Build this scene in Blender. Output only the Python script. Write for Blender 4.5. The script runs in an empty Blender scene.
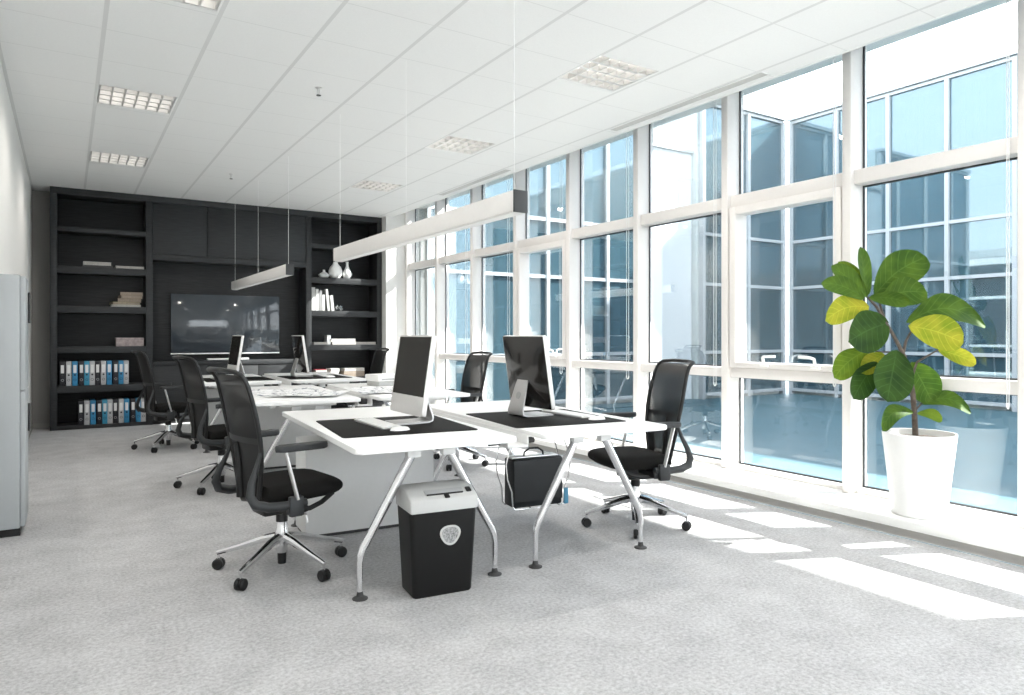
import bpy, bmesh, math, random
from mathutils import Vector, Matrix
random.seed(7)
scn = bpy.context.scene
COL = scn.collection
PI = math.pi
D2R = math.radians

# ------------------------------------------------------------------ camera numbers
FOC, HOR, CAMH = 700.0, 335.5, 1.22
YAW = D2R(32.45)
FX, FY = math.sin(YAW), math.cos(YAW)
RX, RY = math.cos(YAW), -math.sin(YAW)
def at_depth(u, v, d):
    a = (u - 512) / FOC
    return Vector(((FX + a * RX) * d, (FY + a * RY) * d, CAMH - (v - HOR) / FOC * d))

# ------------------------------------------------------------------ materials
def new_mat(name):
    m = bpy.data.materials.new(name); m.use_nodes = True
    nt = m.node_tree
    b = nt.nodes['Principled BSDF']
    return m, nt, b
def pm(name, col, rough=0.5, metal=0.0, spec=0.5, noise=0.0, nscale=40.0, bump=0.0, bscale=200.0, stretch=None):
    m, nt, b = new_mat(name)
    b.inputs['Base Color'].default_value = (*col, 1)
    b.inputs['Roughness'].default_value = rough
    b.inputs['Metallic'].default_value = metal
    b.inputs['Specular IOR Level'].default_value = spec
    tc = nt.nodes.new('ShaderNodeTexCoord')
    vec = tc.outputs['Object']
    if stretch:
        mp = nt.nodes.new('ShaderNodeMapping'); mp.inputs['Scale'].default_value = stretch
        nt.links.new(vec, mp.inputs['Vector']); vec = mp.outputs['Vector']
    n = nt.nodes.new('ShaderNodeTexNoise'); n.inputs['Scale'].default_value = nscale; n.inputs['Detail'].default_value = 5
    nt.links.new(vec, n.inputs['Vector'])
    r = nt.nodes.new('ShaderNodeValToRGB')
    k = max(noise, 0.012)
    r.color_ramp.elements[0].position = 0.3; r.color_ramp.elements[1].position = 0.7
    r.color_ramp.elements[0].color = (*[max(0, c * (1 - k)) for c in col], 1)
    r.color_ramp.elements[1].color = (*[min(1, c * (1 + k)) for c in col], 1)
    nt.links.new(n.outputs['Fac'], r.inputs['Fac'])
    nt.links.new(r.outputs['Color'], b.inputs['Base Color'])
    if bump:
        n2 = nt.nodes.new('ShaderNodeTexNoise'); n2.inputs['Scale'].default_value = bscale; n2.inputs['Detail'].default_value = 3
        nt.links.new(vec, n2.inputs['Vector'])
        bp = nt.nodes.new('ShaderNodeBump'); bp.inputs['Strength'].default_value = bump; bp.inputs['Distance'].default_value = 0.004
        nt.links.new(n2.outputs['Fac'], bp.inputs['Height']); nt.links.new(bp.outputs['Normal'], b.inputs['Normal'])
    return m
def emit_mat(name, col, s):
    m, nt, b = new_mat(name)
    b.inputs['Base Color'].default_value = (*col, 1)
    b.inputs['Emission Color'].default_value = (*col, 1)
    b.inputs['Emission Strength'].default_value = s
    return m
def sheer_mat(name, col, alpha, rough=0.6):
    m, nt, b = new_mat(name)
    b.inputs['Base Color'].default_value = (*col, 1); b.inputs['Roughness'].default_value = rough; b.inputs['Specular IOR Level'].default_value = 0.2
    tr = nt.nodes.new('ShaderNodeBsdfTransparent'); mx = nt.nodes.new('ShaderNodeMixShader')
    mx.inputs[0].default_value = alpha
    nt.links.new(tr.outputs[0], mx.inputs[1]); nt.links.new(b.outputs[0], mx.inputs[2])
    nt.links.new(mx.outputs[0], nt.nodes['Material Output'].inputs[0])
    return m
def glass_mat(name, tint, base=0.05, edge=0.5, refl=(1, 1, 1)):
    m, nt, b = new_mat(name)
    nt.nodes.remove(b)
    tr = nt.nodes.new('ShaderNodeBsdfTransparent'); tr.inputs[0].default_value = (*tint, 1)
    gl = nt.nodes.new('ShaderNodeBsdfGlossy'); gl.inputs['Roughness'].default_value = 0.01; gl.inputs['Color'].default_value = (*refl, 1)
    fr = nt.nodes.new('ShaderNodeFresnel'); fr.inputs['IOR'].default_value = 1.5
    mr = nt.nodes.new('ShaderNodeMapRange')
    mr.inputs['From Min'].default_value = 0.04; mr.inputs['From Max'].default_value = 1.0
    mr.inputs['To Min'].default_value = base; mr.inputs['To Max'].default_value = edge
    nt.links.new(fr.outputs[0], mr.inputs['Value'])
    mx = nt.nodes.new('ShaderNodeMixShader')
    nt.links.new(mr.outputs[0], mx.inputs[0]); nt.links.new(tr.outputs[0], mx.inputs[1]); nt.links.new(gl.outputs[0], mx.inputs[2])
    nt.links.new(mx.outputs[0], nt.nodes['Material Output'].inputs[0])
    return m
def facade_glass_mat():
    # coated blue glazing: mirror-like skin over a blue body, a little see-through
    m, nt, b = new_mat('facade_blue_glass'); nt.nodes.remove(b)
    df = nt.nodes.new('ShaderNodeBsdfDiffuse'); df.inputs[0].default_value = (0.050, 0.098, 0.122, 1)
    tr = nt.nodes.new('ShaderNodeBsdfTransparent'); tr.inputs[0].default_value = (0.46, 0.62, 0.68, 1)
    gl = nt.nodes.new('ShaderNodeBsdfGlossy'); gl.inputs['Roughness'].default_value = 0.02; gl.inputs['Color'].default_value = (0.36, 0.46, 0.52, 1)
    m1 = nt.nodes.new('ShaderNodeMixShader'); m1.inputs[0].default_value = 0.35
    nt.links.new(df.outputs[0], m1.inputs[1]); nt.links.new(tr.outputs[0], m1.inputs[2])
    fr = nt.nodes.new('ShaderNodeFresnel'); fr.inputs['IOR'].default_value = 1.5
    mr = nt.nodes.new('ShaderNodeMapRange'); mr.inputs['From Min'].default_value = 0.04; mr.inputs['To Min'].default_value = 0.22; mr.inputs['To Max'].default_value = 0.9
    nt.links.new(fr.outputs[0], mr.inputs['Value'])
    m2 = nt.nodes.new('ShaderNodeMixShader'); nt.links.new(mr.outputs[0], m2.inputs[0]); nt.links.new(m1.outputs[0], m2.inputs[1]); nt.links.new(gl.outputs[0], m2.inputs[2])
    nt.links.new(m2.outputs[0], nt.nodes['Material Output'].inputs[0])
    return m
def carpet_mat():
    m, nt, b = new_mat('carpet')
    tc = nt.nodes.new('ShaderNodeTexCoord')
    n1 = nt.nodes.new('ShaderNodeTexNoise'); n1.inputs['Scale'].default_value = 60; n1.inputs['Detail'].default_value = 6; n1.inputs['Roughness'].default_value = 0.75
    n2 = nt.nodes.new('ShaderNodeTexNoise'); n2.inputs['Scale'].default_value = 5; n2.inputs['Detail'].default_value = 4
    mix = nt.nodes.new('ShaderNodeMath'); mix.operation = 'MULTIPLY_ADD'; mix.inputs[1].default_value = 0.28
    nt.links.new(tc.outputs['Object'], n1.inputs['Vector']); nt.links.new(tc.outputs['Object'], n2.inputs['Vector'])
    nt.links.new(n2.outputs['Fac'], mix.inputs[0]); nt.links.new(n1.outputs['Fac'], mix.inputs[2])
    r = nt.nodes.new('ShaderNodeValToRGB')
    r.color_ramp.elements[0].position = 0.48; r.color_ramp.elements[0].color = (0.355, 0.35, 0.352, 1)
    r.color_ramp.elements[1].position = 0.78; r.color_ramp.elements[1].color = (0.60, 0.597, 0.60, 1)
    nt.links.new(mix.outputs[0], r.inputs['Fac']); nt.links.new(r.outputs['Color'], b.inputs['Base Color'])
    b.inputs['Roughness'].default_value = 0.95; b.inputs['Specular IOR Level'].default_value = 0.1
    bp = nt.nodes.new('ShaderNodeBump'); bp.inputs['Strength'].default_value = 0.5; bp.inputs['Distance'].default_value = 0.006
    nt.links.new(n1.outputs['Fac'], bp.inputs['Height']); nt.links.new(bp.outputs['Normal'], b.inputs['Normal'])
    return m
def ceiling_mat():
    # tiles 0.575 m wide; wide joints run along the room, fine joints across it
    m, nt, b = new_mat('ceiling_tiles')
    tc = nt.nodes.new('ShaderNodeTexCoord')
    sp = nt.nodes.new('ShaderNodeSeparateXYZ'); nt.links.new(tc.outputs['Object'], sp.inputs[0])
    def line(out, off, pitch, w):
        a = nt.nodes.new('ShaderNodeMath'); a.operation = 'SUBTRACT'; a.inputs[1].default_value = off; nt.links.new(out, a.inputs[0])
        p = nt.nodes.new('ShaderNodeMath'); p.operation = 'PINGPONG'; p.inputs[1].default_value = pitch / 2; nt.links.new(a.outputs[0], p.inputs[0])
        l = nt.nodes.new('ShaderNodeMath'); l.operation = 'LESS_THAN'; l.inputs[1].default_value = w / 2; nt.links.new(p.outputs[0], l.inputs[0])
        return l.outputs[0]
    lx = line(sp.outputs['X'], 0.195, 0.575, 0.026)
    ly = line(sp.outputs['Y'], 0.470, 0.5715, 0.007)
    n = nt.nodes.new('ShaderNodeTexNoise'); n.inputs['Scale'].default_value = 90; n.inputs['Detail'].default_value = 4
    nt.links.new(tc.outputs['Object'], n.inputs['Vector'])
    r = nt.nodes.new('ShaderNodeValToRGB')
    r.color_ramp.elements[0].color = (0.82, 0.82, 0.81, 1); r.color_ramp.elements[1].color = (0.88, 0.88, 0.87, 1)
    nt.links.new(n.outputs['Fac'], r.inputs['Fac'])
    m1 = nt.nodes.new('ShaderNodeMix'); m1.data_type = 'RGBA'; m1.inputs['B'].default_value = (0.71, 0.71, 0.70, 1)
    nt.links.new(lx, m1.inputs['Factor']); nt.links.new(r.outputs['Color'], m1.inputs['A'])
    m2 = nt.nodes.new('ShaderNodeMix'); m2.data_type = 'RGBA'; m2.inputs['B'].default_value = (0.735, 0.735, 0.725, 1)
    nt.links.new(ly, m2.inputs['Factor']); nt.links.new(m1.outputs['Result'], m2.inputs['A'])
    nt.links.new(m2.outputs['Result'], b.inputs['Base Color'])
    b.inputs['Roughness'].default_value = 0.9; b.inputs['Specular IOR Level'].default_value = 0.1
    return m
def drawing_mat():
    m, nt, b = new_mat('drawing_paper')
    tc = nt.nodes.new('ShaderNodeTexCoord')
    v = nt.nodes.new('ShaderNodeTexVoronoi'); v.feature = 'DISTANCE_TO_EDGE'; v.distance = 'MANHATTAN'; v.inputs['Scale'].default_value = 9
    nt.links.new(tc.outputs['Object'], v.inputs['Vector'])
    n = nt.nodes.new('ShaderNodeTexNoise'); n.inputs['Scale'].default_value = 6
    nt.links.new(tc.outputs['Object'], n.inputs['Vector'])
    l = nt.nodes.new('ShaderNodeMath'); l.operation = 'LESS_THAN'; l.inputs[1].default_value = 0.055; nt.links.new(v.outputs['Distance'], l.inputs[0])
    g = nt.nodes.new('ShaderNodeMath'); g.operation = 'GREATER_THAN'; g.inputs[1].default_value = 0.42; nt.links.new(n.outputs['Fac'], g.inputs[0])
    mu = nt.nodes.new('ShaderNodeMath'); mu.operation = 'MULTIPLY'; nt.links.new(l.outputs[0], mu.inputs[0]); nt.links.new(g.outputs[0], mu.inputs[1])
    mx = nt.nodes.new('ShaderNodeMix'); mx.data_type = 'RGBA'; mx.inputs['A'].default_value = (0.84, 0.84, 0.84, 1); mx.inputs['B'].default_value = (0.26, 0.27, 0.30, 1)
    nt.links.new(mu.outputs[0], mx.inputs['Factor']); nt.links.new(mx.outputs['Result'], b.inputs['Base Color'])
    b.inputs['Roughness'].default_value = 0.8
    return m
def leaf_mat(name, c1, c2, yel=0.0):
    m, nt, b = new_mat(name)
    tc = nt.nodes.new('ShaderNodeTexCoord')
    n = nt.nodes.new('ShaderNodeTexNoise'); n.inputs['Scale'].default_value = 9; n.inputs['Detail'].default_value = 4
    nt.links.new(tc.outputs['Object'], n.inputs['Vector'])
    r = nt.nodes.new('ShaderNodeValToRGB'); r.color_ramp.elements[0].position = 0.35; r.color_ramp.elements[1].position = 0.65
    r.color_ramp.elements[0].color = (*c1, 1); r.color_ramp.elements[1].color = (*c2, 1)
    nt.links.new(n.outputs['Fac'], r.inputs['Fac'])
    # pale veins from the uv map: midrib and side ribs
    uv = nt.nodes.new('ShaderNodeUVMap'); sp = nt.nodes.new('ShaderNodeSeparateXYZ'); nt.links.new(uv.outputs[0], sp.inputs[0])
    ab = nt.nodes.new('ShaderNodeMath'); ab.operation = 'ABSOLUTE'; nt.links.new(sp.outputs['X'], ab.inputs[0])
    lm = nt.nodes.new('ShaderNodeMath'); lm.operation = 'LESS_THAN'; lm.inputs[1].default_value = 0.035; nt.links.new(ab.outputs[0], lm.inputs[0])
    dg = nt.nodes.new('ShaderNodeMath'); dg.operation = 'MULTIPLY_ADD'; dg.inputs[1].default_value = -0.22
    nt.links.new(ab.outputs[0], dg.inputs[0]); nt.links.new(sp.outputs['Y'], dg.inputs[2])
    pp = nt.nodes.new('ShaderNodeMath'); pp.operation = 'PINGPONG'; pp.inputs[1].default_value = 0.065; nt.links.new(dg.outputs[0], pp.inputs[0])
    ls = nt.nodes.new('ShaderNodeMath'); ls.operation = 'LESS_THAN'; ls.inputs[1].default_value = 0.008; nt.links.new(pp.outputs[0], ls.inputs[0])
    mxv = nt.nodes.new('ShaderNodeMath'); mxv.operation = 'MAXIMUM'; nt.links.new(lm.outputs[0], mxv.inputs[0]); nt.links.new(ls.outputs[0], mxv.inputs[1])
    mlt = nt.nodes.new('ShaderNodeMath'); mlt.operation = 'MULTIPLY'; mlt.inputs[1].default_value = 0.22; nt.links.new(mxv.outputs[0], mlt.inputs[0])
    mx = nt.nodes.new('ShaderNodeMix'); mx.data_type = 'RGBA'
    mx.inputs['B'].default_value = (*[min(1, c * 1.9 + 0.03) for c in c2], 1)
    nt.links.new(mlt.outputs[0], mx.inputs['Factor']); nt.links.new(r.outputs['Color'], mx.inputs['A'])
    nt.links.new(mx.outputs['Result'], b.inputs['Base Color'])
    b.inputs['Roughness'].default_value = 0.6; b.inputs['Specular IOR Level'].default_value = 0.2
    bp = nt.nodes.new('ShaderNodeBump'); bp.inputs['Strength'].default_value = 0.4; bp.inputs['Distance'].default_value = 0.004
    nt.links.new(pp.outputs[0], bp.inputs['Height']); nt.links.new(bp.outputs['Normal'], b.inputs['Normal'])
    tl = nt.nodes.new('ShaderNodeBsdfTranslucent'); nt.links.new(mx.outputs['Result'], tl.inputs['Color'])
    ms = nt.nodes.new('ShaderNodeMixShader'); ms.inputs[0].default_value = 0.22
    nt.links.new(b.outputs[0], ms.inputs[1]); nt.links.new(tl.outputs[0], ms.inputs[2])
    nt.links.new(ms.outputs[0], nt.nodes['Material Output'].inputs[0])
    return m

M = {}
M['carpet'] = carpet_mat()
M['ceiling'] = ceiling_mat()
M['wall'] = pm('white_wall_paint', (0.80, 0.79, 0.765), 0.85, bump=0.05, bscale=300)
M['wall_shaded'] = pm('wall_paint_with_shade', (0.30, 0.29, 0.275), 0.85)  # back wall tone: shade of its recess put into the colour
M['frame'] = pm('window_frame_white', (0.80, 0.77, 0.745), 0.4)
M['sill'] = pm('sill_white', (0.86, 0.86, 0.84), 0.35)
M['kick'] = pm('plinth_grey', (0.33, 0.32, 0.30), 0.6)
M['gasket'] = pm('gasket_dark', (0.05, 0.055, 0.06), 0.6)
M['glass'] = glass_mat('window_glass', (0.95, 0.97, 0.97), 0.035, 0.5)
M['wood'] = pm('black_stained_wood', (0.017, 0.0175, 0.019), 0.5, spec=0.35, noise=0.42, nscale=6, stretch=(1.0, 1.0, 14.0), bump=0.1, bscale=20)
M['wood_light'] = pm('charcoal_stained_wood', (0.026, 0.0275, 0.0295), 0.5, spec=0.35, noise=0.28, nscale=6, stretch=(1.0, 1.0, 14.0), bump=0.08, bscale=20)
M['white'] = pm('white_laminate', (0.90, 0.90, 0.89), 0.4)
M['white_box'] = pm('white_steel', (0.76, 0.76, 0.75), 0.45)
M['cab'] = pm('pale_grey_steel', (0.40, 0.42, 0.43), 0.5)
M['black'] = pm('black_plastic', (0.012, 0.012, 0.0125), 0.45, spec=0.35)
M['charcoal'] = pm('charcoal_plastic', (0.030, 0.032, 0.034), 0.5, spec=0.4)
M['fabric'] = pm('black_fabric', (0.009, 0.0085, 0.008), 0.9, spec=0.2, noise=0.25, nscale=300, bump=0.2, bscale=600)
M['mesh'] = sheer_mat('black_mesh', (0.013, 0.013, 0.0135), 0.93)
M['mesh_dense'] = sheer_mat('black_mesh_dense', (0.012, 0.012, 0.0125), 0.96)
M['chrome'] = pm('chrome', (0.82, 0.82, 0.83), 0.13, 1.0)
M['alu'] = pm('brushed_aluminium', (0.80, 0.79, 0.78), 0.32, 0.85)
M['alu_white'] = pm('pale_aluminium', (0.80, 0.78, 0.765), 0.4, 0.2)
M['stand'] = pm('stand_aluminium', (0.58, 0.57, 0.565), 0.4, 0.5)
M['leg'] = pm('polished_leg_metal', (0.80, 0.80, 0.81), 0.2, 0.9)
M['dark_grey'] = pm('dark_grey_plastic', (0.055, 0.055, 0.055), 0.55, spec=0.3)
M['grey'] = pm('grey_plastic', (0.42, 0.42, 0.42), 0.5)
M['screen'] = pm('screen_glass', (0.017, 0.015, 0.0125), 0.22, spec=0.2)
M['tv'] = pm('television_glass', (0.048, 0.058, 0.070), 0.08, spec=0.6)  # grey-blue reflection on the screen put into the base colour
M['mon_back'] = pm('glossy_black', (0.02, 0.0175, 0.016), 0.12, spec=0.6)
M['pad'] = pm('black_leather_pad', (0.009, 0.0085, 0.008), 0.7, spec=0.12, bump=0.1, bscale=500)
M['leather'] = pm('black_leather', (0.009, 0.011, 0.013), 0.42, spec=0.35, bump=0.15, bscale=250)
M['shred_lid'] = pm('light_grey_plastic', (0.50, 0.50, 0.49), 0.45)
M['shred_body'] = pm('shredder_black', (0.006, 0.006, 0.006), 0.45, spec=0.3)
M['clips'] = pm('shredded_paper', (0.28, 0.28, 0.28), 0.7, noise=0.6, nscale=120, bump=0.5, bscale=150)
M['pendant'] = pm('pendant_white', (0.82, 0.80, 0.78), 0.5)
M['lens'] = emit_mat('pendant_lens', (0.80, 0.79, 0.77), 0.03)
M['tube'] = emit_mat('fluorescent_tube', (1.0, 0.97, 0.93), 0.5)
M['louver'] = pm('louver_aluminium', (0.83, 0.82, 0.80), 0.3, 0.6)
M['vent'] = pm('vent_grey', (0.66, 0.65, 0.63), 0.5)
M['soil'] = pm('soil', (0.07, 0.045, 0.03), 0.9, noise=0.5, nscale=60, bump=0.6, bscale=60)
M['pot'] = pm('white_ceramic', (0.86, 0.86, 0.85), 0.4)
M['bark'] = pm('bark', (0.10, 0.078, 0.062), 0.85, noise=0.4, nscale=40, bump=0.5, bscale=80)
M['leaf_dark'] = leaf_mat('leaf_dark', (0.014, 0.042, 0.006), (0.035, 0.085, 0.010))
M['leaf_mid'] = leaf_mat('leaf_mid', (0.036, 0.090, 0.008), (0.080, 0.150, 0.013))
M['leaf_lime'] = leaf_mat('leaf_lime', (0.085, 0.165, 0.012), (0.170, 0.260, 0.018))
M['leaf_sunlit'] = leaf_mat('leaf_sunlit_yellow', (0.20, 0.28, 0.014), (0.40, 0.38, 0.030))  # yellow of sunlit, backlit leaves put into the base colour
M['b_blue'] = pm('binder_blue', (0.035, 0.24, 0.45), 0.5)
M['b_teal'] = pm('binder_teal', (0.04, 0.27, 0.42), 0.5)
M['b_grey'] = pm('binder_grey', (0.46, 0.46, 0.47), 0.6)
M['b_black'] = pm('binder_black', (0.010, 0.010, 0.016), 0.5)
M['paper'] = pm('paper_white', (0.78, 0.78, 0.77), 0.8)
M['book_w'] = pm('book_cover_white', (0.52, 0.52, 0.51), 0.6)
M['pages'] = pm('book_pages', (0.44, 0.42, 0.39), 0.8, noise=0.15, nscale=90)
M['pages_t'] = pm('book_pages_aged', (0.30, 0.25, 0.20), 0.8, noise=0.15, nscale=90)
M['book_g'] = pm('book_cover_grey', (0.25, 0.25, 0.25), 0.6)
M['book_t'] = pm('book_cover_beige', (0.27, 0.21, 0.165), 0.7)
M['book_o'] = pm('book_cover_olive', (0.28, 0.26, 0.13), 0.7)
M['book_p'] = pm('box_pinkish', (0.36, 0.30, 0.295), 0.7, noise=0.25, nscale=30)
M['book_r'] = pm('book_cover_red', (0.30, 0.02, 0.035), 0.5)
M['book_k'] = pm('book_cover_dark', (0.03, 0.03, 0.03), 0.5)
M['drawing'] = drawing_mat()
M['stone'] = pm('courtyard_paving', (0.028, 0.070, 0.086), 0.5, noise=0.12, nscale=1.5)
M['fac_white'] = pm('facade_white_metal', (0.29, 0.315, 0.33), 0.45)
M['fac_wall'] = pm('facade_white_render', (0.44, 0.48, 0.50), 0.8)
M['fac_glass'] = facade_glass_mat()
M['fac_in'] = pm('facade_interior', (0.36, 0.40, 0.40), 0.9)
M['curtain'] = pm('pale_curtain', (0.66, 0.70, 0.68), 0.9)
M['concrete'] = pm('roof_concrete', (0.55, 0.55, 0.54), 0.9)
M['blue_tag'] = pm('blue_tag', (0.10, 0.32, 0.50), 0.5)

# ------------------------------------------------------------------ mesh builder
class MB:
    def __init__(s): s.bm = bmesh.new(); s.uv = None
    def _x(s, geom, mat):
        if mat is not None: bmesh.ops.transform(s.bm, matrix=mat, verts=geom)
    def box(s, lo, hi, bev=0.0, mat=None, seg=2):
        r = bmesh.ops.create_cube(s.bm, size=1.0)
        vs = r['verts']
        lo, hi = Vector(lo), Vector(hi)
        c, d = (lo + hi) / 2, hi - lo
        for v in vs: v.co = Vector((v.co.x * d.x, v.co.y * d.y, v.co.z * d.z)) + c
        if bev:
            es = list({e for v in vs for e in v.link_edges})
            q = bmesh.ops.bevel(s.bm, geom=es, offset=bev, segments=seg, profile=0.5, affect='EDGES')
            vs = list({v for f in q['faces'] for v in f.verts} | {v for v in vs if v.is_valid})
        s._x(vs, mat); return s
    def tube(s, pts, r, seg=10, cap=True, mat=None, flat=None):
        """swept round bar through pts; r a number or a list; flat=(up vector, ratio) squashes the section"""
        pts = [Vector(p) for p in pts]
        n = len(pts); rs = r if isinstance(r, (list, tuple)) else [r] * n
        rings = []; prev = None
        for i, p in enumerate(pts):
            if i == 0: t = pts[1] - p
            elif i == n - 1: t = p - pts[i - 1]
            else: t = (p - pts[i - 1]).normalized() + (pts[i + 1] - p).normalized()
            t.normalize()
            if prev is None:
                ref = Vector((0, 0, 1)) if abs(t.z) < 0.9 else Vector((1, 0, 0))
                if flat: ref = Vector(flat[0])
                a = (ref - t * ref.dot(t)).normalized()
            else:
                a = (prev - t * prev.dot(t)).normalized()
            prev = a; b = t.cross(a)
            k = flat[1] if flat else 1.0
            rings.append([s.bm.verts.new(p + a * (math.cos(2 * PI * j / seg) * rs[i] * k) + b * (math.sin(2 * PI * j / seg) * rs[i])) for j in range(seg)])
        for i in range(n - 1):
            for j in range(seg):
                s.bm.faces.new((rings[i][j], rings[i][(j + 1) % seg], rings[i + 1][(j + 1) % seg], rings[i + 1][j]))
        if cap:
            s.bm.faces.new(rings[0][::-1]); s.bm.faces.new(rings[-1])
        s._x([v for q in rings for v in q], mat); return s
    def lathe(s, prof, seg=32, mat=None, c=(0, 0)):
        """profile of (radius, z); a radius of 0 closes to a point"""
        rings = []; vs = []
        for (r, z) in prof:
            if r <= 1e-6:
                v = s.bm.verts.new((c[0], c[1], z)); rings.append([v]); vs.append(v)
            else:
                q = [s.bm.verts.new((c[0] + r * math.cos(2 * PI * j / seg), c[1] + r * math.sin(2 * PI * j / seg), z)) for j in range(seg)]
                rings.append(q); vs += q
        for i in range(len(rings) - 1):
            a, b = rings[i], rings[i + 1]
            for j in range(seg):
                k = (j + 1) % seg
                if len(a) == 1 and len(b) == 1: continue
                if len(a) == 1: s.bm.faces.new((a[0], b[k], b[j]))
                elif len(b) == 1: s.bm.faces.new((a[j], a[k], b[0]))
                else: s.bm.faces.new((a[j], a[k], b[k], b[j]))
        s._x(vs, mat); return s
    def prism(s, outline, z0, z1, bev=0.0, mat=None):
        """outline of (x, y) pushed from z0 to z1"""
        lo = [s.bm.verts.new((x, y, z0)) for x, y in outline]
        hi = [s.bm.verts.new((x, y, z1)) for x, y in outline]
        n = len(lo)
        fs = [s.bm.faces.new(lo[::-1]), s.bm.faces.new(hi)]
        for i in range(n): s.bm.faces.new((lo[i], lo[(i + 1) % n], hi[(i + 1) % n], hi[i]))
        vs = lo + hi
        if bev:
            es = [e for f in fs for e in f.edges]
            q = bmesh.ops.bevel(s.bm, geom=es, offset=bev, segments=2, profile=0.5, affect='EDGES')
            vs = list({v for f in q['faces'] for v in f.verts} | {v for v in vs if v.is_valid})
        s._x(vs, mat); return s
    def grid(s, rows, mat=None, close=False):
        """rows of points (equal length) joined into a sheet"""
        g = [[s.bm.verts.new(p) for p in r] for r in rows]
        for i in range(len(g) - 1):
            m = len(g[i])
            for j in range(m if close else m - 1):
                k = (j + 1) % m
                s.bm.faces.new((g[i][j], g[i][k], g[i + 1][k], g[i + 1][j]))
        s._x([v for r in g for v in r], mat); return g
    def build(s, name, mat, parent=None, smooth=35, loc=None):
        bmesh.ops.recalc_face_normals(s.bm, faces=s.bm.faces)
        me = bpy.data.meshes.new(name); s.bm.to_mesh(me); s.bm.free()
        me.materials.append(mat)
        if smooth:
            for p in me.polygons: p.use_smooth = True
            me.set_sharp_from_angle(angle=D2R(smooth))
        o = bpy.data.objects.new(name, me); COL.objects.link(o)
        if parent: o.parent = parent
        if loc: o.location = loc
        return o

def rrect(x0, y0, x1, y1, r, n=5):
    out = []
    for cx, cy, a0 in ((x1 - r, y1 - r, 0), (x0 + r, y1 - r, 90), (x0 + r, y0 + r, 180), (x1 - r, y0 + r, 270)):
        for i in range(n + 1):
            a = D2R(a0 + 90 * i / n); out.append((cx + r * math.cos(a), cy + r * math.sin(a)))
    return out

USED = {}
def tag(o, label, cat, group=None):
    o['label'] = label; o['category'] = cat
    if group: o['group'] = group
    return o
def thing(name, label, cat, loc=(0, 0, 0), rz=0.0, group=None):
    o = bpy.data.objects.new(name, None); COL.objects.link(o)
    o.empty_display_size = 0.1
    o.location = loc; o.rotation_euler = (0, 0, rz)
    return tag(o, label, cat, group)
def struct(name, mb, mat, parent=None, smooth=35):
    o = mb.build(name, mat, parent, smooth)
    if not parent: o['kind'] = 'structure'
    return o
def box(name, lo, hi, mat, parent=None, bev=0.0):
    return MB().box(lo, hi, bev).build(name, mat, parent)
def children(o): return [c for c in bpy.data.objects if c.parent == o]
def copy_tree(o, parent=None):
    c = o.copy(); COL.objects.link(c)
    if parent: c.parent = parent
    for ch in children(o): copy_tree(ch, c)
    return c
ORD = ['first', 'second', 'third', 'fourth', 'fifth', 'sixth', 'seventh', 'eighth', 'ninth', 'tenth', 'eleventh', 'twelfth']

# ------------------------------------------------------------------ room numbers
XL, XC, XG = -0.39, 4.42, 4.80        # left wall, ceiling edge, glass
YB, YF = 11.12, -3.0                  # wall behind the shelves, wall behind the camera
ZC = 3.13
SILLX, SILLZ = 4.25, 0.11
W0, PITCH, MW = 2.868, 1.086, 0.068
NW0, NW1 = -4, 6                      # window k lies between W0+PITCH*k+MW and W0+PITCH*(k+1)

# floor
struct('floor', MB().box((XL, YF, -0.12), (SILLX, YB, 0)), M['carpet'])
# ceiling with openings for the recessed lights
FIX = [(0.203, 3.90), (0.203, 6.175), (0.203, 8.45), (3.068, 3.69), (3.068, 5.965), (3.068, 8.24), (0.203, 1.625), (3.068, 1.415), (0.203, -0.65), (3.068, -0.86)]
FW, FH = 0.545, 0.52
xs = sorted({XL, XC} | {x for x, y in FIX} | {x + FW for x, y in FIX})
ys = sorted({YF, YB} | {y for x, y in FIX} | {y + FH for x, y in FIX})
mb = MB()
for i in range(len(xs) - 1):
    for j in range(len(ys) - 1):
        cx, cy = (xs[i] + xs[i + 1]) / 2, (ys[j] + ys[j + 1]) / 2
        if any(x < cx < x + FW and y < cy < y + FH for x, y in FIX): continue
        a = [mb.bm.verts.new(p) for p in ((xs[i], ys[j], ZC), (xs[i], ys[j + 1], ZC), (xs[i + 1], ys[j + 1], ZC), (xs[i + 1], ys[j], ZC))]
        mb.bm.faces.new(a)
bmesh.ops.remove_doubles(mb.bm, verts=mb.bm.verts, dist=1e-4)
me_c = bpy.data.meshes.new('ceiling'); mb.bm.to_mesh(me_c); mb.bm.free(); me_c.materials.append(M['ceiling'])
oc = bpy.data.objects.new('ceiling', me_c); COL.objects.link(oc); oc['kind'] = 'structure'
# ceiling edge, blind pocket above it, roof slab
struct('trim_1', MB().box((XC - 0.012, YF, ZC - 0.004), (XC + 0.012, YB, 3.52)), M['sill'])
struct('roof_slab', MB().box((XL - 0.2, YF - 0.2, 3.52), (4.98, YB + 0.2, 3.75)), M['concrete'])
struct('wall_left', MB().box((XL - 0.15, YF, 0), (XL, YB, 3.52)), M['wall'])
struct('wall_back', MB().box((XL - 0.15, YB, 0), (4.98, YB + 0.15, 3.52)), M['wall_shaded'])
WZ0, WZ1 = 1.05, 2.45
struct('wall_front', MB().box((XL - 0.15, YF - 0.15, 0), (4.98, YF, WZ0)).box((XL - 0.15, YF - 0.15, WZ1), (4.98, YF, 3.52)).box((XL - 0.15, YF - 0.15, WZ0), (XL + 0.2, YF, WZ1)).box((4.55, YF - 0.15, WZ0), (4.98, YF, WZ1)), M['wall'])
fw = MB()
for i in range(5): fw.box((XL + 0.2 + 1.09 * i - 0.03, YF - 0.12, WZ0), (XL + 0.2 + 1.09 * i + 0.03, YF - 0.02, WZ1))
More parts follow.
